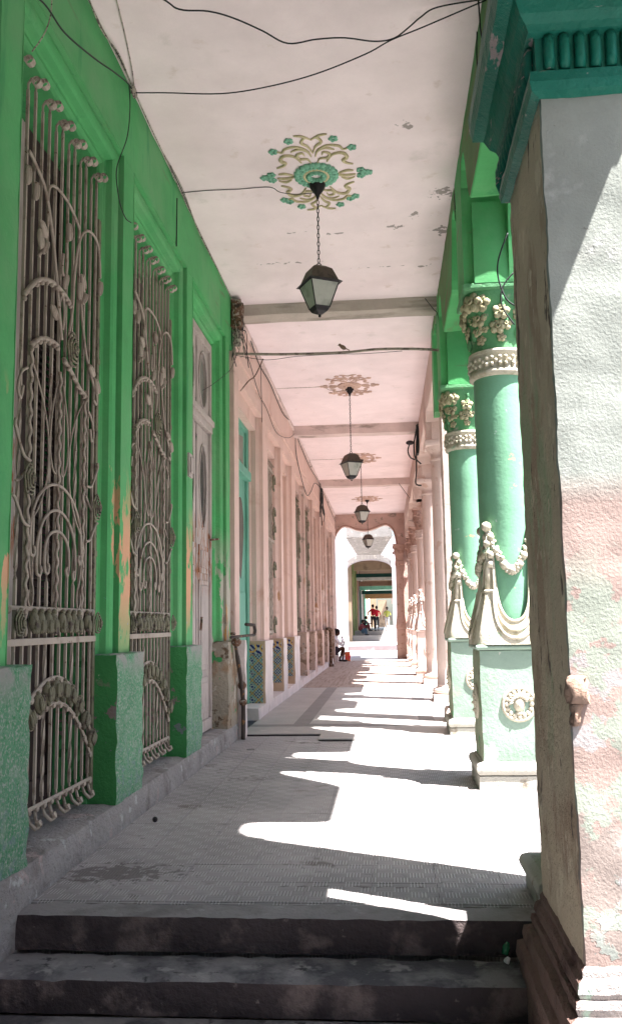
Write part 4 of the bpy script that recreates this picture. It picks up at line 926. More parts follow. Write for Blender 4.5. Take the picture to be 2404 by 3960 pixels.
# the green house's own end pier, one hand's width behind
ep = empty('end_pier', (1.0, 4.67, 0), 'narrow green end pier hidden right behind the big peeling pillar', 'pillar')
b = MB(); b.rbox(.78, 1.2, 4.30, 4.91, .0, 4.9, .12, .006, 3); b.build('shaft', paint, ep)
b = MB(); b.rbox(.78, 1.25, 4.30, 4.92, 4.9, H, .12, .006, 3); b.build('upper_block', paint_clean, ep)
b = MB(); b.box(.80, 1.09, 3.94, 4.29, -.1, 1.08); b.build('sun_blocker', pill_side, ep)  # added unseen block that cuts off the sun strip near the pillar foot
b = MB(); b.sqprof([(.27, 0), (.27, .09), (.29, .10), (.30, .13), (.29, .16), (.25, .18)], (.97, 4.67, 0)); b.build('base', basecr, ep, bevel=.01)

# ------------------------------------------------------------ wavy cross arch at the end of the pink portico
AY = 34.45
wa = empty('wavy_arch', (-.7, AY, 0), 'brown-pink cross wall with a wavy bracket-topped archway at the portico end', 'archway')
def arch_out(a):  # list of (x,z) along the top of the opening
    return a
tops = spline([(-2.02, 0, 4.2), (-2.0, 0, 4.6), (-1.88, 0, 4.95), (-1.65, 0, 5.2), (-1.4, 0, 5.2), (-1.1, 0, 5.08), (-.75, 0, 5.03), (-.4, 0, 5.1), (-.1, 0, 5.22), (.12, 0, 5.24), (.32, 0, 5.08), (.44, 0, 4.75), (.49, 0, 4.35)], 5)
b = MB(); vs = []
for p in tops: vs += [(p.x, AY, p.z), (p.x, AY, 6.3), (p.x, AY+.45, p.z), (p.x, AY+.45, 6.3)]
fs = []
for i in range(len(tops)-1):
    a, c = i*4, (i+1)*4; fs += [(a, a+1, c+1, c), (a, c, c+2, a+2), (a+2, c+2, c+3, a+3)]
b.add(vs, fs); b.build('arch_wall', pinkold, wa)
b = MB(); b.tube([(p.x, AY-.01, p.z+.02) for p in tops], .035, 6); b.build('arch_moulding', pinkorn, wa, smooth=True)
b = MB(); b.box(.49, 1.3, AY, AY+.45, .03, 6.3); b.build('right_jamb', pinkold, wa)
b = MB(); b.box(-2.3, -2.02, AY, AY+.45, .03, 6.3); b.build('left_jamb', pinkold, wa)
b = MB(); b.rbox(.38, .75, AY-.30, AY, .03, 1.15, .15, .008, 4); b.build('pedestal', pinkorn, wa)
b = MB(); b.sqprof([(.19, 1.15), (.205, 1.2), (.19, 1.4), (.15, 1.7), (.145, 2.2), (.145, 3.6), (.17, 3.62), (.17, 3.78), (.145, 3.8), (.16, 4.0), (.22, 4.35), (.24, 4.4), (.24, 4.45)], (.56, AY-.14, 0)); b.build('pilaster', pinkorn, wa)
for k in range(10):
    b = MB(); flower(b, (.36+.08*(k % 5), AY-.33+.03*(k % 2), 4.1+.16*(k // 5)+.03*(k % 3)), (0, -1, 0), .07); b.build('flower', pinkorn, wa, smooth=True)

# ------------------------------------------------------------ white gateway across the side street
wg = empty('white_gateway', (-.9, 46.2, 0), 'sunlit white gateway with a shallow ribbed arch across the side street', 'archway')
b = MB(); b.box(-3.2, -2.02, 46, 46.5, 0, 6.4); b.build('left_pier', white, wg)
b = MB(); b.box(.55, 1.35, 46, 46.5, 1.1, 6.4); b.build('right_pier', white, wg)
b = MB(); b.box(.53, 1.37, 45.98, 46.5, 0, 1.1); b.build('right_dado', wpink, wg)
b = MB(); b.box(-2.0, .53, 46.0, 46.5, 0, .24); b.build('step', mat('stained_step', (.24, .19, .195), .9, [((.4, .34, .34), 1.5, .5, .2)]), wg, bevel=.02)
b = MB(); b.box(-3, 1.35, 46.5, 57, 0, .245); b.build('gateway_floor', smoothtile, wg)
# tapering grey sheet added for the grey area above the opening, broken front edge
b = MB(); n = 14; vs = []
for i in range(n+1):
    t = i/n; x0 = lerp(-2.05, .42, t); x1 = lerp(-1.72, -.25, t); zf = 5.95+.05*noise.noise(Vector((x0*5, 0, 0)))
    vs += [(x0, 46.3, zf+.55), (x0, 46.35, zf), (x1, 54.5, 5.62), (x1, 54.5, 6.4)]
b.add(vs, [(i*4+j, (i+1)*4+j, (i+1)*4+j+1, i*4+j+1) for i in range(n) for j in range(3)]); b.build('grey_sheet', grey, wg)
b = MB(); b.box(-3.2, -2.4, 46.5, 55, .245, 6.8); b.build('left_wall', white, wg)
b = MB(); N_ = 20; vs = []
for i in range(N_+1):
    t = i/N_; x = lerp(-2.36, .42, t); z = 4.85+.50*math.sqrt(max(0, 1-(2*t-1)**2))**1.2; vs += [(x, 55, z), (x, 55, 6.8), (x, 55.4, z), (x, 55.4, 6.8)]
b.add(vs, [f for i in range(N_) for f in ((i*4, i*4+1, i*4+5, i*4+4), (i*4, i*4+4, i*4+6, i*4+2))]); b.build('arch_wall', white, wg)
b = MB()
for i in range(30):
    t = (i+.5)/30; x = lerp(-2.33, .40, t); z = 4.85+.50*math.sqrt(max(0, 1-(2*t-1)**2))**1.2; b.box(x-.03, x+.03, 54.93, 54.99, z+.05, z+.42)
b.build('arch_rib', grey, wg)  # white ribs coloured grey, their shading put into the colour
b = MB(); b.box(-2.6, -2.36, 55, 55.4, .245, 6.8); b.box(.42, 1.3, 55, 55.4, .245, 6.8); b.build('arch_jamb', white, wg)

# far colonnade beyond
fc = empty('far_colonnade', (-.8, 75, .5), 'receding row of tan, lime and teal portico bays far behind the gateway', 'building')
fm = {k: mat('far_'+k, c_, .9, [(tuple(v*.6 for v in c_), 1.2, .55, .1)], ()) for k, c_ in dict(tan=(.36, .27, .19), lime=(.25, .31, .12), dkteal=(.02, .07, .06), mint=(.30, .70, .52), brown=(.28, .18, .13), pinkf=(.5, .36, .33), pale=(.7, .68, .66), orange=(.45, .24, .12)).items()}
segs = [(51.8, 'pinkf'), (56.2, 'tan'), (58.6, 'lime'), (61.4, 'tan'), (63.2, 'lime'), (66.0, 'orange'), (69.0, 'pinkf'), (71.5, 'dkteal'), (78, 'pale'), (83, 'brown'), (88, 'mint'), (97, 'tan'), (108, 'pale')]
for q, (y0, c_) in enumerate(segs[1:]):
    y1 = segs[q+2][0] if q+2 < len(segs) else y0+10
    b = MB(); b.box(-3, -2.2+.05*(q % 2), max(y0, 55.6), y1-.5, .2, 6.3); b.build('pilaster', fm[c_], fc)
    b = MB(); b.box(-3, -2.38, y1-.5, y1, .2, 6.3); b.build('recess', fm['dkteal'], fc)
for (y, z0, z1, c_) in ((60, 5.0, 5.6, 'tan'), (64.2, 4.75, 5.0, 'dkteal'), (66, 4.62, 4.95, 'pale'), (70, 4.35, 4.72, 'brown'), (75, 4.22, 4.78, 'mint'), (79, 4.0, 4.3, 'dkteal'), (90, 3.9, 4.35, 'orange')):
    b = MB(); b.box(-2.5, 1.2, y, y+.4, z0, z1); b.build('beam', fm[c_], fc)
b = MB(); b.box(-2.6, 1.3, 55.6, 92, 5.6, 5.9); b.build('ceiling', fm['brown'], fc)
b = MB()
b.box(-3, 1.3, 57, 59.5, .2, .62); b.box(-3, 1.3, 59.5, 200, .2, .88); b.build('floor', smoothtile, fc)
for y, c_ in ((57.5, 'pinkf'), (61, 'tan'), (65, 'pale'), (69, 'brown'), (75, 'mint'), (82, 'tan'), (90, 'orange')):
    b = MB(); b.box(.75, 1.15, y, y+.5, .2, 5.6); b.build('pillar', fm[c_], fc)
b = MB(); b.box(-1.1, .1, 120, 121, .88, 4.5); b.build('end_wall', fm['tan'], fc)
b = MB(); b.box(-1.9, -1.2, 105, 106, .88, 4.3); b.build('end_wall', fm['tan'], fc)

b = MB(); b.box(.78, 1.2, 55.5, 130, 4.25, 6.2); b.build('sun_shade_beam', fm['pinkf'], fc)  # beam added to keep the sun off the far floor
# opposite side of the street
ob = empty('street_building', (15.5, 60, 0), 'pale row of houses across the sunny street, seen only past the columns', 'building')
b = MB(); b.box(14, 18, -40, 160, -.3, 7.5); b.build('wall', pale, ob)
for k in range(30):
    b = MB(); b.box(13.95, 14.02, -30+k*6, -28+k*6, .2, 3); b.build('door', darkwood, ob)

# ------------------------------------------------------------ ceiling medallions and lanterns
def medallion(cy, g_, c_, label):
    cx = -.56; z = H
    root = empty('ceiling_medallion', (cx, cy, z), label, 'ceiling rose', 'ceiling roses above the lanterns')
    b = MB()
    for k in range(22):
        a = 2*math.pi*k/22
        b.ball((cx+.185*math.cos(a), cy+.20*math.sin(a), z-.01), .036, 7, 5, 0, (1, 1, .6)); b.ball((cx+.145*math.cos(a+.14), cy+.155*math.sin(a+.14), z-.015), .026, 6, 4, 0, (1, 1, .7))
    for k in range(12):
        a = 2*math.pi*k/12; b.ball((cx+.075*math.cos(a), cy+.08*math.sin(a), z-.02), .03, 6, 4)
    b.build('wreath', g_, root, smooth=True)
    b = MB(); b.tube([(cx+.115*math.cos(a), cy+.125*math.sin(a), z-.012) for a in [2*math.pi*k/24 for k in range(25)]], .018, 6, caps=False); b.build('ring', c_, root, smooth=True)
    def sc(pts, r=.013):
        for sx in (-1, 1):
            b = MB(); sp_ = spline([(cx+sx*x, cy+y, z-.006) for x, y in pts], 5); n = len(sp_)
            b.tube(sp_, [r*.72*(.55+.9*math.sin(math.pi*(i+.5)/n)) for i in range(n)], 6); b.build('scroll', c_, root, smooth=True)
    for sy in (1, -1):
        # sy = -1 is the side towards the camera
        sc([(.03, sy*.22), (.06, sy*.30), (.13, sy*.31), (.15, sy*.38), (.10, sy*.41), (.08, sy*.36)], .014)
        sc([(.12, sy*.24), (.18, sy*.36), (.27, sy*.38), (.31, sy*.30), (.27, sy*.25), (.30, sy*.20), (.36, sy*.17)], .018)
        sc([(.02, sy*.34), (.05, sy*.44), (.12, sy*.48), (.20, sy*.44)], .014)
        sc([(.05, sy*.46), (.14, sy*.52), (.24, sy*.50), (.28, sy*.44), (.33, sy*.46)], .013)
        sc([(.0, sy*.40), (.04, sy*.52), (.09, sy*.58), (.05, sy*.66), (.0, sy*.62)], .014)
        sc([(.02, sy*.64), (.08, sy*.69), (.15, sy*.70)], .012)
    sc([(.20, 0), (.28, .03), (.38, .02)], .016); sc([(.22, -.02), (.30, -.06), (.36, -.05)], .014); sc([(.24, .06), (.3, .10), (.37, .07)], .012)
    for sx in (-1, 1):
        for pts in ([(.43, .05), (.47, .0), (.43, -.05), (.50, .0)], [(.20, .62)], [(.20, -.62)], [(.36, .46)], [(.36, -.46)], [(.31, .50)], ):
            b = MB()
            for (x, y) in pts:
                for q in range(5):
                    a = q*1.26+x*9; b.ball((cx+sx*x+.026*math.cos(a), cy+y+.03*math.sin(a), z-.006), .022, 6, 4, 0, (1, 1, .6))
            b.build('leaf_cluster', g_, root, smooth=True)
    return root
medallion(7.93, medgreen, medcream, 'green and cream plaster ceiling rose above the nearest lantern')
m2 = medallion(15.5, medpink, medpink, 'faded brownish ceiling rose above the second lantern')
for y, lb in ((22.6, 'faded ceiling rose above the third lantern'), (30.2, 'farthest faded ceiling rose, just before the wavy arch')):
    k_ = copy_tree(m2, None, (0, y-15.5, 0)); k_['label'] = lb
def lantern(cx, cy, label, dz=0.0):
    root = empty('lantern', (cx, cy, 4.30-dz), label, 'lantern', 'hanging lanterns')
    b = MB(); b.lathe([(.012, 5.52), (.02, 5.56), (.05, 5.60), (.075, 5.64), (.08, 5.68), (.075, H-.005)], (cx, cy, 0), 20); b.build('ceiling_cup', blackm, root, smooth=True)
    ch = empty('chain', (cx, cy, 4.9)); ch.parent = root; ch.location = ORG[ch.name]-ORG[root.name]
    lk = MB(); pts = [(.011*math.cos(a), 0, .026*math.sin(a)) for a in [2*math.pi*k/12 for k in range(13)]]; lk.tube(pts, .0042, 5, caps=False)
    lme = bpy.data.meshes.new('link'); lme.from_pydata(lk.v, [], lk.f); lme.materials.append(blackm)
    n = 15+round(dz/.0425)
    for k in range(n):
        o = inst(bpy.data.objects.new('x', lme), 'link', (cx, cy, 4.89-dz+k*.0425), ch, (0, 0, (k % 2)*math.pi/2+.3))
    def frus(b, h0, z0, h1, z1, mi=0, r0=R(28)):
        h0 *= 1.15; h1 *= 1.15; z0 -= dz; z1 -= dz; vs = []
        for h, z in ((h0, z0), (h1, z1)):
            for q in range(4): a = r0+math.pi/4+q*math.pi/2; vs.append((cx+h*1.414*math.cos(a), cy+h*1.414*math.sin(a), z))
        b.add(vs, [(q, (q+1) % 4, 4+(q+1) % 4, 4+q) for q in range(4)]+[(3, 2, 1, 0), (4, 5, 6, 7)], mi)
    b = MB(); frus(b, .125, 4.665, .085, 4.79); frus(b, .085, 4.79, .045, 4.825); b.build('cap', capm, root, bevel=.003)
    b = MB(); frus(b, .15, 4.645, .126, 4.668); b.build('brim', blackm, root)
    b = MB(); b.tube([(cx-.025, cy, 4.82-dz), (cx-.02, cy, 4.85-dz), (cx, cy, 4.87-dz), (cx+.02, cy, 4.85-dz), (cx+.025, cy, 4.82-dz)], .006, 6); b.build('hanging_ring', blackm, root, smooth=True)
    r0 = R(28)
    def cn(h, z, q): h *= 1.15; z -= dz; a = r0+math.pi/4+q*math.pi/2; return Vector((cx+h*1.414*math.cos(a), cy+h*1.414*math.sin(a), z))
    b = MB()
    for q in range(4): b.tube([cn(.125, 4.648, q), cn(.064, 4.41, q)], .006, 4); b.tube([cn(.066, 4.412, q), cn(.066, 4.412, q+1)], .006, 4); b.tube([cn(.125, 4.644, q), cn(.125, 4.644, q+1)], .006, 4)
    b.build('frame', blackm, root)
    for q in range(4):
        b = MB(); A, B, C, D = cn(.121, 4.642, q), cn(.121, 4.642, q+1), cn(.062, 4.415, q+1), cn(.062, 4.415, q); nn = (B-A).cross(D-A).normalized()*.002
        b.add([A, B, C, D, A-nn, B-nn, C-nn, D-nn], [(0, 1, 2, 3), (7, 6, 5, 4), (0, 4, 5, 1), (1, 5, 6, 2), (2, 6, 7, 3), (3, 7, 4, 0)]); b.build('pane', frost, root)
    b = MB(); frus(b, .066, 4.41, .05, 4.375); frus(b, .05, 4.375, .018, 4.352); b.ball((cx, cy, 4.335-dz), .015, 8, 6); b.build('bottom_bowl', blackm, root)
    return root
l1 = lantern(-.56, 8.07, 'nearest four-sided hanging lantern below the green ceiling rose')
l2 = lantern(-.56, 15.6, 'second hanging lantern on a long chain, below the first faded rose', .37)
for y, lb in ((22.6, 'third hanging lantern, small and partly over the fourth'), (30.2, 'farthest lantern, framed by the wavy arch')):
    k_ = copy_tree(l2, None, (0, y-15.6, 0)); k_['label'] = lb

# ------------------------------------------------------------ cables
def cab(name, pts, r, mt, label, cat='cable', k=6, sides=5):
    b = MB(); b.tube(spline(pts, k), r*.68, sides); o = b.build(name, mt, None, smooth=True); return tag(o, label, cat)
cab('overhead_cable', [(-1.93, 6.4, 5.66), (-1.62, 6.31, 5.58), (-1.16, 6.17, 5.45), (-.79, 6.05, 5.40), (-.41, 5.92, 5.39), (-.04, 5.79, 5.43), (.14, 5.73, 5.48), (.37, 5.64, 5.50), (.79, 5.48, 5.55)], .0075, cable, 'long dark cable sagging across the portico from the wall knot')
cab('overhead_cable', [(-1.9, 4.6, 5.55), (-1.34, 5.0, 5.38), (-1.22, 5.07, 5.33), (-1.05, 5.16, 5.37), (-.9, 5.24, 5.37), (-.72, 5.33, 5.33), (-.56, 5.42, 5.29), (-.37, 5.51, 5.37), (-.18, 5.6, 5.43), (.02, 5.7, 5.46), (.16, 5.74, 5.50), (.27, 5.7, 5.55), (.35, 5.69, 5.61), (.47, 5.68, 5.67), (.79, 5.66, 5.69)], .0085, cable, 'thick dark upper cable with a wavy dip at top centre')
cab('wall_cable', [(-1.88, 4.0, 4.8), (-1.88, 4.24, 4.88), (-1.87, 4.5, 4.98), (-1.86, 4.79, 5.01), (-1.86, 5.32, 5.21), (-1.87, 5.76, 5.41), (-1.9, 6.22, 5.62), (-1.91, 6.38, 5.66)], .0085, cable, 'dark cable slung diagonally over the top left green wall')
cab('hanging_wire', [(-1.9, 6.25, 5.62), (-1.87, 6.18, 5.39), (-1.85, 6.05, 5.07), (-1.84, 5.79, 4.7), (-1.84, 5.78, 4.56), (-1.85, 5.9, 4.46), (-1.87, 6.1, 4.45), (-1.9, 6.34, 4.53)], .006, cable, 'loose dark wire hanging in a hook over the first pilaster', 'wire')
for k in range(3):
    cab('wire_bundle', [(-1.905+.012*k, 5.0+.05*k, 5.655), (-1.905, 5.56, 5.64-.012*k), (-1.905+.01*k, 5.94, 5.67), (-1.9, 6.32, 5.67), (-1.905+.008*k, 6.75, 5.66-.015*k), (-1.91, 7.3, 5.675), (-1.905+.01*k, 7.94, 5.65+.012*k), (-1.905, 8.91, 5.64-.01*k), (-1.905, 10.11, 5.65), (-1.89, 10.92, 5.62)], .007, (cablew, cable, cablew)[k], ('pale twisted wire clipped along the top of the green wall', 'dark wire running in the bundle along the green wall top', 'lowest pale wire of the bundle along the green wall top')[k], 'wire')
cab('ceiling_wire', [(-1.7, 5.0, 5.68), (-1.75, 5.5, 5.69), (-1.84, 6.1, 5.69), (-1.90, 6.4, 5.66)], .007, cablew, 'pale wire on the ceiling joining the knot at top left', 'wire')
b = MB()
for k in range(5): b.tube([(-1.9+.012*math.cos(a), 6.38+.05*math.cos(a+k), 5.655+.03*math.sin(a+k*.7)) for a in [q*.8 for q in range(9)]], .005, 4)
tag(b.build('wire_knot', cablew, None), 'knot of pale wires at the top edge of the green wall', 'wire')
cab('hanging_wire', [(-1.88, 4.62, 5.2), (-1.87, 4.59, 5.0), (-1.87, 4.53, 4.85), (-1.87, 4.44, 4.71), (-1.88, 4.36, 4.59)], .006, cablew, 'short pale wire hanging at the very top left corner', 'wire')
cab('hanging_cable', [(.74, 5.6, 5.7), (.745, 5.6, 5.52), (.75, 5.6, 5.39), (.775, 5.62, 5.28)], .009, cable, 'short black cable dropping at the right ceiling edge')
cab('hanging_cable', [(.775, 6.0, 5.69), (.765, 6.0, 5.5), (.77, 6.0, 5.3), (.765, 6.0, 5.1)], .008, cable, 'long thin black cable down the inner face of the green beam')
cab('cable_loop', [(1.13, 7.3, 4.72), (1.07, 7.3, 4.58), (1.03, 7.3, 4.43), (1.04, 7.3, 4.28), (1.10, 7.3, 4.12), (1.2, 7.3, 4.05)], .011, cable, 'black cable looping in front of the nearer green capital')
cab('cable_loop', [(1.16, 7.3, 4.36), (1.09, 7.3, 4.28), (1.05, 7.3, 4.18), (1.06, 7.3, 4.05), (1.15, 7.3, 3.9)], .010, cable, 'lower black cable loop crossing the first one at the capital')
for y, mt_, lb in ((8.1, cable, 'nearest ceiling rose'), (15.5, cablew, 'second ceiling rose'), (22.6, cablew, 'third ceiling rose')):
    cab('lamp_wire', [(-1.92, y+.02, H-.006), (-1.65, y, H-.008), (-1.35, y+.01, H-.008), (-1.04, y, H-.01), (-.93, y, H-.07), (-.77, y, H-.10), (-.60, y+.03, H-.08)], .006, mt_, 'thin wire across the ceiling to the '+lb, 'wire')
cab('conduit', [(-1.93, 11.15, 4.99), (-1.3, 11.2, 4.97), (-.5, 11.25, 4.975), (.0, 11.25, 5.0), (.5, 11.25, 4.98), (.80, 11.25, 4.95)], .028, mat('grey_conduit', (.30, .27, .22), .8, [((.14, .12, .1), 9, .5, .1)], ()), 'thick grey conduit spanning the portico below the grey beam', 'pipe')
cab('hanging_wire', [(-1.9, 11.1, 4.95), (-1.5, 11.2, 4.90), (-1.1, 11.2, 4.93), (-.6, 11.25, 4.955), (-.2, 11.2, 4.93), (.3, 11.25, 4.96)], .006, cable, 'thin wire drooping along the underside of the conduit', 'wire')
# bird on the conduit
bd = empty('bird', (-.48, 11.25, 5.0), 'small brown bird perched on the grey conduit', 'bird')
bm_ = mat('brown_feathers', (.17, .12, .08), .9, [((.3, .24, .18), 30, .5, .1)])
b = MB(); b.ball((-.48, 11.25, 5.045), 1, 10, 8, 0, (.05, .026, .028), Matrix.Rotation(R(35), 3, 'Y')); b.ball((-.52, 11.25, 5.078), .020, 8, 6); b.build('body', bm_, bd, smooth=True)
b = MB(); b.tube([(-.536, 11.25, 5.078), (-.555, 11.25, 5.074)], [.006, .001], 5); b.build('beak', blackm, bd)
b = MB(); b.add([(-.45, 11.24, 5.035), (-.45, 11.26, 5.035), (-.39, 11.265, 5.0), (-.39, 11.235, 5.0), (-.45, 11.24, 5.025), (-.45, 11.26, 5.025), (-.39, 11.265, 4.995), (-.39, 11.235, 4.995)], [(0, 1, 2, 3), (7, 6, 5, 4), (0, 3, 7, 4), (1, 5, 6, 2), (2, 6, 7, 3)]); b.build('tail', bm_, bd)
b = MB()
for s_ in (-1, 1): b.tube([(-.475, 11.25+s_*.008, 5.03), (-.475, 11.25+s_*.008, 5.0)], .002, 4)
b.build('leg', blackm, bd)
# junk tangle at the corner
tg = empty('junction_tangle', (-1.85, 11.1, 4.9), 'rusty junction box with a tangle of wires at the green house corner', 'wire tangle')
rn = random.Random(3)
b = MB(); b.rbox(-1.93, -1.78, 10.9, 11.12, 5.28, 5.66, .06, .02, 8); b.build('junction_box', rust, tg)
b = MB(); b.lathe([(.045, 5.06), (.055, 5.08), (.04, 5.11), (.055, 5.14), (.04, 5.17), (.055, 5.20), (.03, 5.28)], (-1.86, 11.05, 0), 10); b.build('insulator', cablew, tg)
for k in range(16):
    p = Vector((-1.87+rn.uniform(-.03, .06), 11.03+rn.uniform(-.1, .12), 5.62)); pts = [p]
    for q in range(6): p = p+Vector((rn.uniform(-.05, .055), rn.uniform(-.07, .07), -rn.uniform(.03, .19))); p.x = max(-1.92, min(-1.72, p.x)); pts.append(p.copy())
    b = MB(); b.tube(spline(pts, 4), .0055, 4); b.build('wire', cablew if k % 2 else cable, tg, smooth=True)
cab('hanging_wire', [(-1.85, 11.0, 4.95), (-1.87, 10.8, 4.75), (-1.88, 10.6, 4.60), (-1.9, 10.2, 4.40), (-1.97, 9.9, 4.22), (-2.04, 9.7, 4.1)], .005, cable, 'thin wire slanting from the corner tangle to the door fanlight', 'wire')
cab('stick_wire', [(-1.55, 11.25, 4.93), (-1.68, 11.4, 4.75), (-1.74, 11.2, 4.62), (-1.86, 11.25, 4.50)], .012, rust, 'frayed cable end poking out by the pink wall', 'cable')
cab('wall_cable', [(-1.88, 11.2, 5.6), (-1.90, 12.3, 5.62), (-1.90, 13.3, 5.50), (-1.90, 14.7, 5.55), (-1.90, 16.5, 5.48), (-1.90, 18.0, 5.64), (-1.90, 19.3, 5.6), (-1.90, 22.6, 5.5), (-1.9, 26, 5.6), (-1.9, 31, 5.45), (-1.9, 34.3, 5.4)], .012, cable, 'dark cable along the top of the pink wall')
cab('wall_cable', [(-1.88, 11.2, 5.35), (-1.90, 12.3, 5.24), (-1.90, 13.3, 5.0), (-1.90, 14.1, 4.99), (-1.90, 15.5, 4.87), (-1.90, 17.5, 5.2), (-1.90, 18.7, 5.55)], .008, cable, 'lower wire drooping on the pink wall before its second beam')
cab('wall_cable', [(-1.90, 18.9, 5.55), (-1.89, 19.0, 5.1), (-1.89, 20.5, 4.7), (-1.89, 21.6, 4.6), (-1.89, 22.8, 4.9), (-1.89, 24, 5.3), (-1.89, 26, 5.5)], .014, cable, 'wire loop sagging on the older pink wall')
cab('wall_cable', [(-1.9, 13.5, 5.55), (-1.9, 13.55, 5.1), (-1.9, 13.6, 4.62)], .008, cable, 'thin vertical wire above the tiled pink plinth')
b = MB()
for k in range(8):
    p = Vector((-1.88, 26.2+rn.uniform(-.3, .3), 5.6)); pts = [p]
    for q in range(5): p = p+Vector((rn.uniform(-.02, .03), rn.uniform(-.3, .3), -rn.uniform(.1, .3))); p.x = max(-1.92, p.x); pts.append(p.copy())
    b.tube(spline(pts, 3), .014, 4)
tag(b.build('wire_tangle', cable, None), 'dark tangle of wires at the third pink beam end', 'wire tangle')
# black fittings on the right pink beam
bf = empty('cable_fitting', (.74, 18.6, 5.2), 'black street-lamp head and cables at the right end of the second beam', 'cable fitting')
b = MB(); b.ball((.60, 18.5, 5.22), 1, 10, 6, 0, (.09, .07, .05)); b.build('lamp_head', blackm, bf, smooth=True)
for pts in ([(.78, 18.6, 5.65), (.72, 18.6, 5.4), (.68, 18.5, 5.15), (.70, 18.5, 4.9), (.82, 18.5, 4.75)], [(.60, 18.5, 5.22), (.55, 18.5, 5.05), (.60, 18.5, 4.9), (.70, 18.5, 4.85)], [(.78, 18.6, 5.55), (.74, 18.6, 5.2), (.72, 18.6, 4.6), (.70, 18.6, 4.35), (.82, 18.6, 4.3)]):
    b = MB(); b.tube(spline(pts, 5), .016, 5); b.build('cable', cable, bf, smooth=True)
b = MB(); b.rbox(.74, .80, 18.55, 18.85, 5.0, 5.62, .08, .01, 6); b.build('bracket', cable, bf)
cab('stick_wire', [(.45, 24.5, 5.3), (.6, 24.6, 5.1), (.75, 24.7, 4.9)], .012, cable, 'black wire end near the third beam on the right', 'wire')

cab('stick_wire', [(.62, 11.2, 5.65), (.72, 11.2, 5.5), (.78, 11.2, 5.4), (.79, 11.2, 5.0)], .008, cable, 'dark bent wire at the right end of the grey beam', 'wire')

# small litter
tag(MB().ball((-1.70, 6.42, .02), .02, 10, 8).build('rubber_ball', blackm, None, smooth=True), 'small black ball lying on the floor near the left curb', 'ball')
bo = empty('bottle', (.50, 4.30, -.17), 'small piece of green glass bottle in the dark corner beside the pillar base', 'bottle')
b = MB(); b.tube([(.50, 4.30, -.12), (.51, 4.31, -.09), (.518, 4.315, -.07)], [.016, .018, .008], 9); b.build('glass', glassgreen, bo, smooth=True)
b = MB(); b.tube([(.505, 4.295, -.15), (.515, 4.29, -.13)], [.015, .009], 7); b.build('shard', plasticw, bo)
b = MB()
for k in range(9): 
    a = k*.7; b.ball((-.09+.022*math.cos(a), 3.93+.015*math.sin(a), -.315+.008*(k % 3)), 1, 7, 5, 0, (.020, .010, .009), Matrix.Rotation(a, 3, 'Z'))
b.tube([(-.06, 3.93, -.31), (-.03, 3.94, -.285), (.0, 3.95, -.295), (-.01, 3.94, -.315)], .0018, 4)
tag(b.build('plastic_bag', plasticw, None, smooth=True), 'crumpled white plastic scrap at the foot of the lowest step', 'litter')
b = MB(); tag(b.tube([(-1.60, 10.0, .012), (-1.55, 10.03, .014), (-1.52, 10.02, .012)], .01, 5).build('pebble', curbm, None), 'tiny pebble near the curb in front of the door', 'pebble')

# ------------------------------------------------------------ people
def skinobj(name, chains, mt, parent, sub=2):
    """chains: list of [(pos, radius)...]; first chain point of later chains may repeat an existing point to attach"""
    vs = []; es = []; rad = []; idx = {}
    def vid(p, r):
        key = tuple(round(c, 4) for c in p)
        if key in idx: return idx[key]
        idx[key] = len(vs); vs.append(Vector(p)); rad.append(r); return idx[key]
    for ch_ in chains:
        pr = None
        for (p, r) in ch_:
            i = vid(p, r)
            if pr is not None: es.append((pr, i))
            pr = i
    o0 = vs[0].copy(); me = bpy.data.meshes.new(name); me.from_pydata([v-o0 for v in vs], es, []); me.materials.append(mt)
    o = bpy.data.objects.new(name, me); put(o, parent); ORG[o.name] = o0; o.location = o0-ORG[parent.name]
    sk = o.modifiers.new('skin', 'SKIN'); sk.use_smooth_shade = True
    for i, r in enumerate(rad): me.skin_vertices[0].data[i].radius = (r, r) if not isinstance(r, tuple) else r
    me.skin_vertices[0].data[0].use_root = True
    sb = o.modifiers.new('sub', 'SUBSURF'); sb.levels = sb.render_levels = sub
    return o
def hand(b, w_, d, side):
    d = Vector(d).normalized(); s_ = Vector(side).normalized(); w_ = Vector(w_)
    b.ball(w_+d*.045, 1, 8, 6, 0, (.03, .03, .045))
    for k, l in enumerate((.065, .075, .07, .055)): 
        p = w_+d*.075+s_*(.027-.018*k); b.tube([p, p+d*l*.6, p+d*l+s_*.004], [.0095, .009, .007], 5)
    b.tube([w_+d*.03+s_*.03, w_+d*.05+s_*.055, w_+d*.085+s_*.06], [.011, .010, .008], 5)
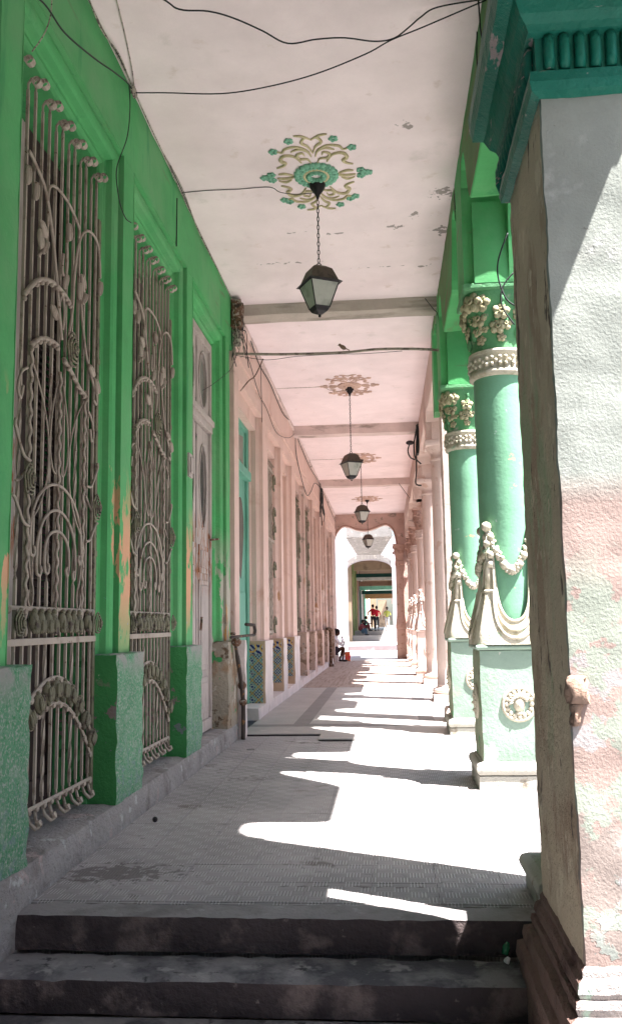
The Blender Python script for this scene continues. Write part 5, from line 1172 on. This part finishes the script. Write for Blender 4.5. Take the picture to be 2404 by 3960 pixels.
def head(root, c, fd, hair='short', r=.095, sk=skin, cap=None):
    fd = Vector(fd).normalized(); c = Vector(c); sd_ = Vector((0, 0, 1)).cross(fd).normalized(); upv = fd.cross(sd_)
    rot = Matrix((fd, sd_, upv)).transposed()
    b = MB(); b.ball(c, r, 14, 12, 0, (.95, .80, 1.18), rot); b.ball(c+fd*r*.98-upv*r*.12, r*.17, 6, 5); b.ball(c+fd*r*.85-upv*r*.55, r*.13, 6, 5, 0, (.6, 1.6, .6), rot)
    for s_ in (-1, 1): b.ball(c+sd_*r*.80*s_-upv*r*.1, r*.2, 6, 5, 0, (.7, .4, 1.2), rot)
    b.build('head', sk, root, smooth=True)
    b = MB()
    for s_ in (-1, 1): b.ball(c+fd*r*.86+sd_*r*.32*s_+upv*r*.08, r*.10, 6, 5)
    b.build('eye', eyem, root)
    b = MB(); b.ball(c-fd*r*.22+upv*r*.28, r*1.06, 12, 9, 0, (.95, .90, 1.08), rot)
    if hair == 'bun': b.ball(c-fd*r*1.05+upv*r*.75, r*.52); b.ball(c-fd*r*.9-upv*r*.5, r*.55)
    b.build('hair', hairm, root, smooth=True)
    if cap:
        b = MB(); b.ball(c+upv*r*.42, r*1.1, 12, 8, 0, (1, .92, .75), rot); b.ball(c+fd*r*.9+upv*r*.55, 1, 8, 5, 0, (r*.6, r*.7, r*.12), rot); b.build('cap', cap, root, smooth=True)
# seated woman on the doorstep, facing the corridor (+X), profile to us
W_ = empty('person', (-1.85, 32.3, .03), 'person in a white long-sleeved top and dark skirt sitting on a doorstep, hand to face', 'person')
oy = 32.3
pel = (-1.98, oy, .42)
skinobj('top', [[(pel, .15), ((-2.02, oy, .58), .14), ((-1.98, oy, .76), .145), ((-1.90, oy, .90), .12), ((-1.87, oy, .97), .055)],
                [((-1.90, oy, .90), .12), ((-1.88, oy-.16, .87), .065), ((-1.78, oy-.19, .74), .052), ((-1.68, oy-.17, .62), .048), ((-1.62, oy-.14, .74), .042), ((-1.60, oy-.1, .86), .034)],
                [((-1.90, oy, .90), .12), ((-1.88, oy+.16, .87), .065), ((-1.76, oy+.2, .72), .052), ((-1.62, oy+.17, .58), .045), ((-1.56, oy+.12, .68), .036)]], shirtw, W_)
skinobj('skirt', [[((-2.0, oy, .40), .16), ((-1.85, oy-.07, .42), .115), ((-1.68, oy-.09, .49), .095)], [((-2.0, oy, .40), .16), ((-1.85, oy+.07, .42), .115), ((-1.70, oy+.09, .48), .095)]], skirtm, W_)
skinobj('legs', [[((-1.85, oy-.08, .44), .07), ((-1.60, oy-.1, .53), .062), ((-1.57, oy-.1, .50), .058), ((-1.59, oy-.1, .30), .05), ((-1.62, oy-.1, .10), .035), ((-1.60, oy-.1, .05), .034), ((-1.48, oy-.1, .045), .028)]], skin, W_)
skinobj('legs', [[((-1.85, oy+.08, .44), .07), ((-1.63, oy+.1, .52), .062), ((-1.62, oy+.1, .48), .058), ((-1.68, oy+.1, .28), .05), ((-1.74, oy+.1, .10), .035), ((-1.72, oy+.1, .06), .034), ((-1.60, oy+.1, .05), .028)]], skin, W_)
b = MB(); b.ball((-1.55, oy-.1, .065), 1, 8, 6, 0, (.12, .045, .038)); b.ball((-1.67, oy+.1, .065), 1, 8, 6, 0, (.12, .045, .038)); b.build('shoe', shoem, W_, smooth=True)
b = MB(); hand(b, (-1.60, oy-.1, .86), (-.5, .35, .8), (0, 1, 0)); hand(b, (-1.56, oy+.12, .68), (-.3, -.3, .8), (0, -1, 0)); b.build('hand', skin, W_, smooth=True)
head(W_, (-1.80, oy, 1.07), (.9, 0, -.35), 'bun', .10)
b = MB(); b.rbox(-2.2, -1.78, 31.9, 32.8, .03, .27, .15, .008, 4); tag(b.build('doorstep', plinthpink, None), 'low white doorstep block under the seated person', 'step')
bg = empty('shopping_bag', (-1.45, 32.7, .03), 'orange-red plastic shopping bag standing beside the seated person', 'bag')
b = MB(); b.rbox(-1.56, -1.36, 32.6, 32.75, .03, .37, .05, .012, 8); b.build('bag_body', bagm, bg, smooth=True)
b = MB(); b.tube(spline([(-1.52, 32.67, .36), (-1.50, 32.67, .46), (-1.43, 32.67, .47), (-1.40, 32.67, .36)], 4), .006, 5); b.build('handle', bagm, bg)

def stander(x, y, z0, hgt, fd, top_m, leg_m, label, hairk='short', cap=None, stride=.0, arms='down', sleeve=True, name='person'):
    s = hgt/1.75; root = empty(name, (x, y, z0), label, 'person'); fd = Vector(fd).normalized(); sd_ = Vector((0, 0, 1)).cross(fd).normalized()
    P = lambda f_, l, u: tuple(Vector((x, y, z0))+fd*f_*s+sd_*l*s+Vector((0, 0, u*s)))
    legs = [[(P(0, 0, .95), .13*s)]+[]]
    ch_ = []
    for q in (-1, 1):
        st = stride*q
        ch_.append([(P(0, 0, .95), .13*s), (P(st*.1, .09*q, .88), .095*s), (P(st*.5+.02, .10*q, .50), .062*s), (P(st*.8-.02, .10*q, .12), .045*s)])
    skinobj('trousers', ch_, leg_m, root, 1)
    ar = []
    for q in (-1, 1):
        if arms == 'hip' and q == 1: a = [(P(0, 0, 1.38), .12*s), (P(0, .20, 1.36), .06*s), (P(-.05, .34, 1.14), .045*s), (P(.06, .24, 1.0), .036*s)]
        else: a = [(P(0, 0, 1.38), .12*s), (P(0, .20*q, 1.36), .06*s), (P(.02-stride*q*.3, .25*q, 1.10), .045*s), (P(.08-stride*q*.6, .26*q, .88), .034*s)]
        ar.append(a)
    skinobj('top', [[(P(0, 0, .98), (.15*s, .11*s)), (P(0, 0, 1.2), (.145*s, .11*s)), (P(0, 0, 1.38), .12*s), (P(0, 0, 1.50), .05*s)]]+([[a[0], a[1], a[2]] for a in ar]), top_m, root, 1)
    skinobj('arm', [[a[2] if False else (Vector(a[2][0]), a[2][1]*.85), (Vector(a[3][0]), a[3][1])] for a in ar[:1]], skin, root, 1)
    skinobj('arm', [[(Vector(a[2][0]), a[2][1]*.85), (Vector(a[3][0]), a[3][1])] for a in ar[1:]], skin, root, 1)
    b = MB()
    for a in ar: hand(b, a[3][0], Vector(a[3][0])-Vector(a[2][0]), fd)
    b.build('hand', skin, root)
    b = MB()
    for q in (-1, 1): b.ball(P(stride*.8*q+.05, .10*q, .045), 1, 8, 6, 0, (.06*s, .11*s, .045*s) if abs(fd.y) > .5 else (.11*s, .06*s, .045*s))
    b.build('shoe', shoem, root)
    head(root, P(.02, 0, 1.63), fd, hairk, .098*s, skin, cap)
    return root
stander(-.66, 60.2, .88, 1.68, (.1, 1, 0), redm, jeans, 'person in a red shirt and dark trousers standing with back to us, pale cap', cap=capw, arms='down')
stander(-.92, 60.9, .88, 1.80, (.3, 1, 0), redm, jeans, 'taller bare-headed person in red just behind the one with the cap', arms='hip')
stander(.05, 61, .88, 1.62, (0, -1, 0), yel, whitec, 'person in a yellow-green top and pale trousers walking towards us', hairk='bun', stride=.16)
def sitter(x, y, z0, label, tm, lm, fd=(1, -.4, 0)):
    root = empty('person', (x, y, z0), label, 'person'); fd = Vector(fd).normalized(); sd_ = Vector((0, 0, 1)).cross(fd)
    P = lambda f_, l, u: tuple(Vector((x, y, z0))+fd*f_+sd_*l+Vector((0, 0, u)))
    skinobj('trousers', [[(P(0, 0, .2), .15), (P(.2, .1*q, .28), .10), (P(.36, .12*q, .44), .075), (P(.38, .12*q, .22), .055), (P(.42, .12*q, .05), .045)] for q in (-1, 1)], lm, root, 1)
    skinobj('top', [[(P(0, 0, .26), .16), (P(.03, 0, .5), .15), (P(.1, 0, .68), .12), (P(.13, 0, .76), .05)], [(P(.1, 0, .68), .12), (P(.14, .18, .62), .06), (P(.3, .2, .48), .045), (P(.42, .14, .5), .036)], [(P(.1, 0, .68), .12), (P(.14, -.18, .62), .06), (P(.3, -.2, .48), .045), (P(.42, -.14, .5), .036)]], tm, root, 1)
    b = MB(); hand(b, P(.42, .14, .5), fd, (0, 0, 1)); hand(b, P(.42, -.14, .5), fd, (0, 0, 1)); b.build('hand', skin, root)
    b = MB(); b.ball(P(.46, .12, .04), 1, 8, 5, 0, (.1, .06, .04)); b.ball(P(.46, -.12, .04), 1, 8, 5, 0, (.1, .06, .04)); b.build('shoe', shoem, root)
    head(root, P(.18, 0, .88), fd+Vector((0, 0, -.4)), 'short', .1); return root
sitter(-1.72, 58.0, .62, 'person in maroon and blue jeans sitting low against the far left wall', maroon, bluec)
sitter(-1.55, 60.1, .88, 'dark-clothed person sitting behind the one in blue jeans', jeans, maroon)
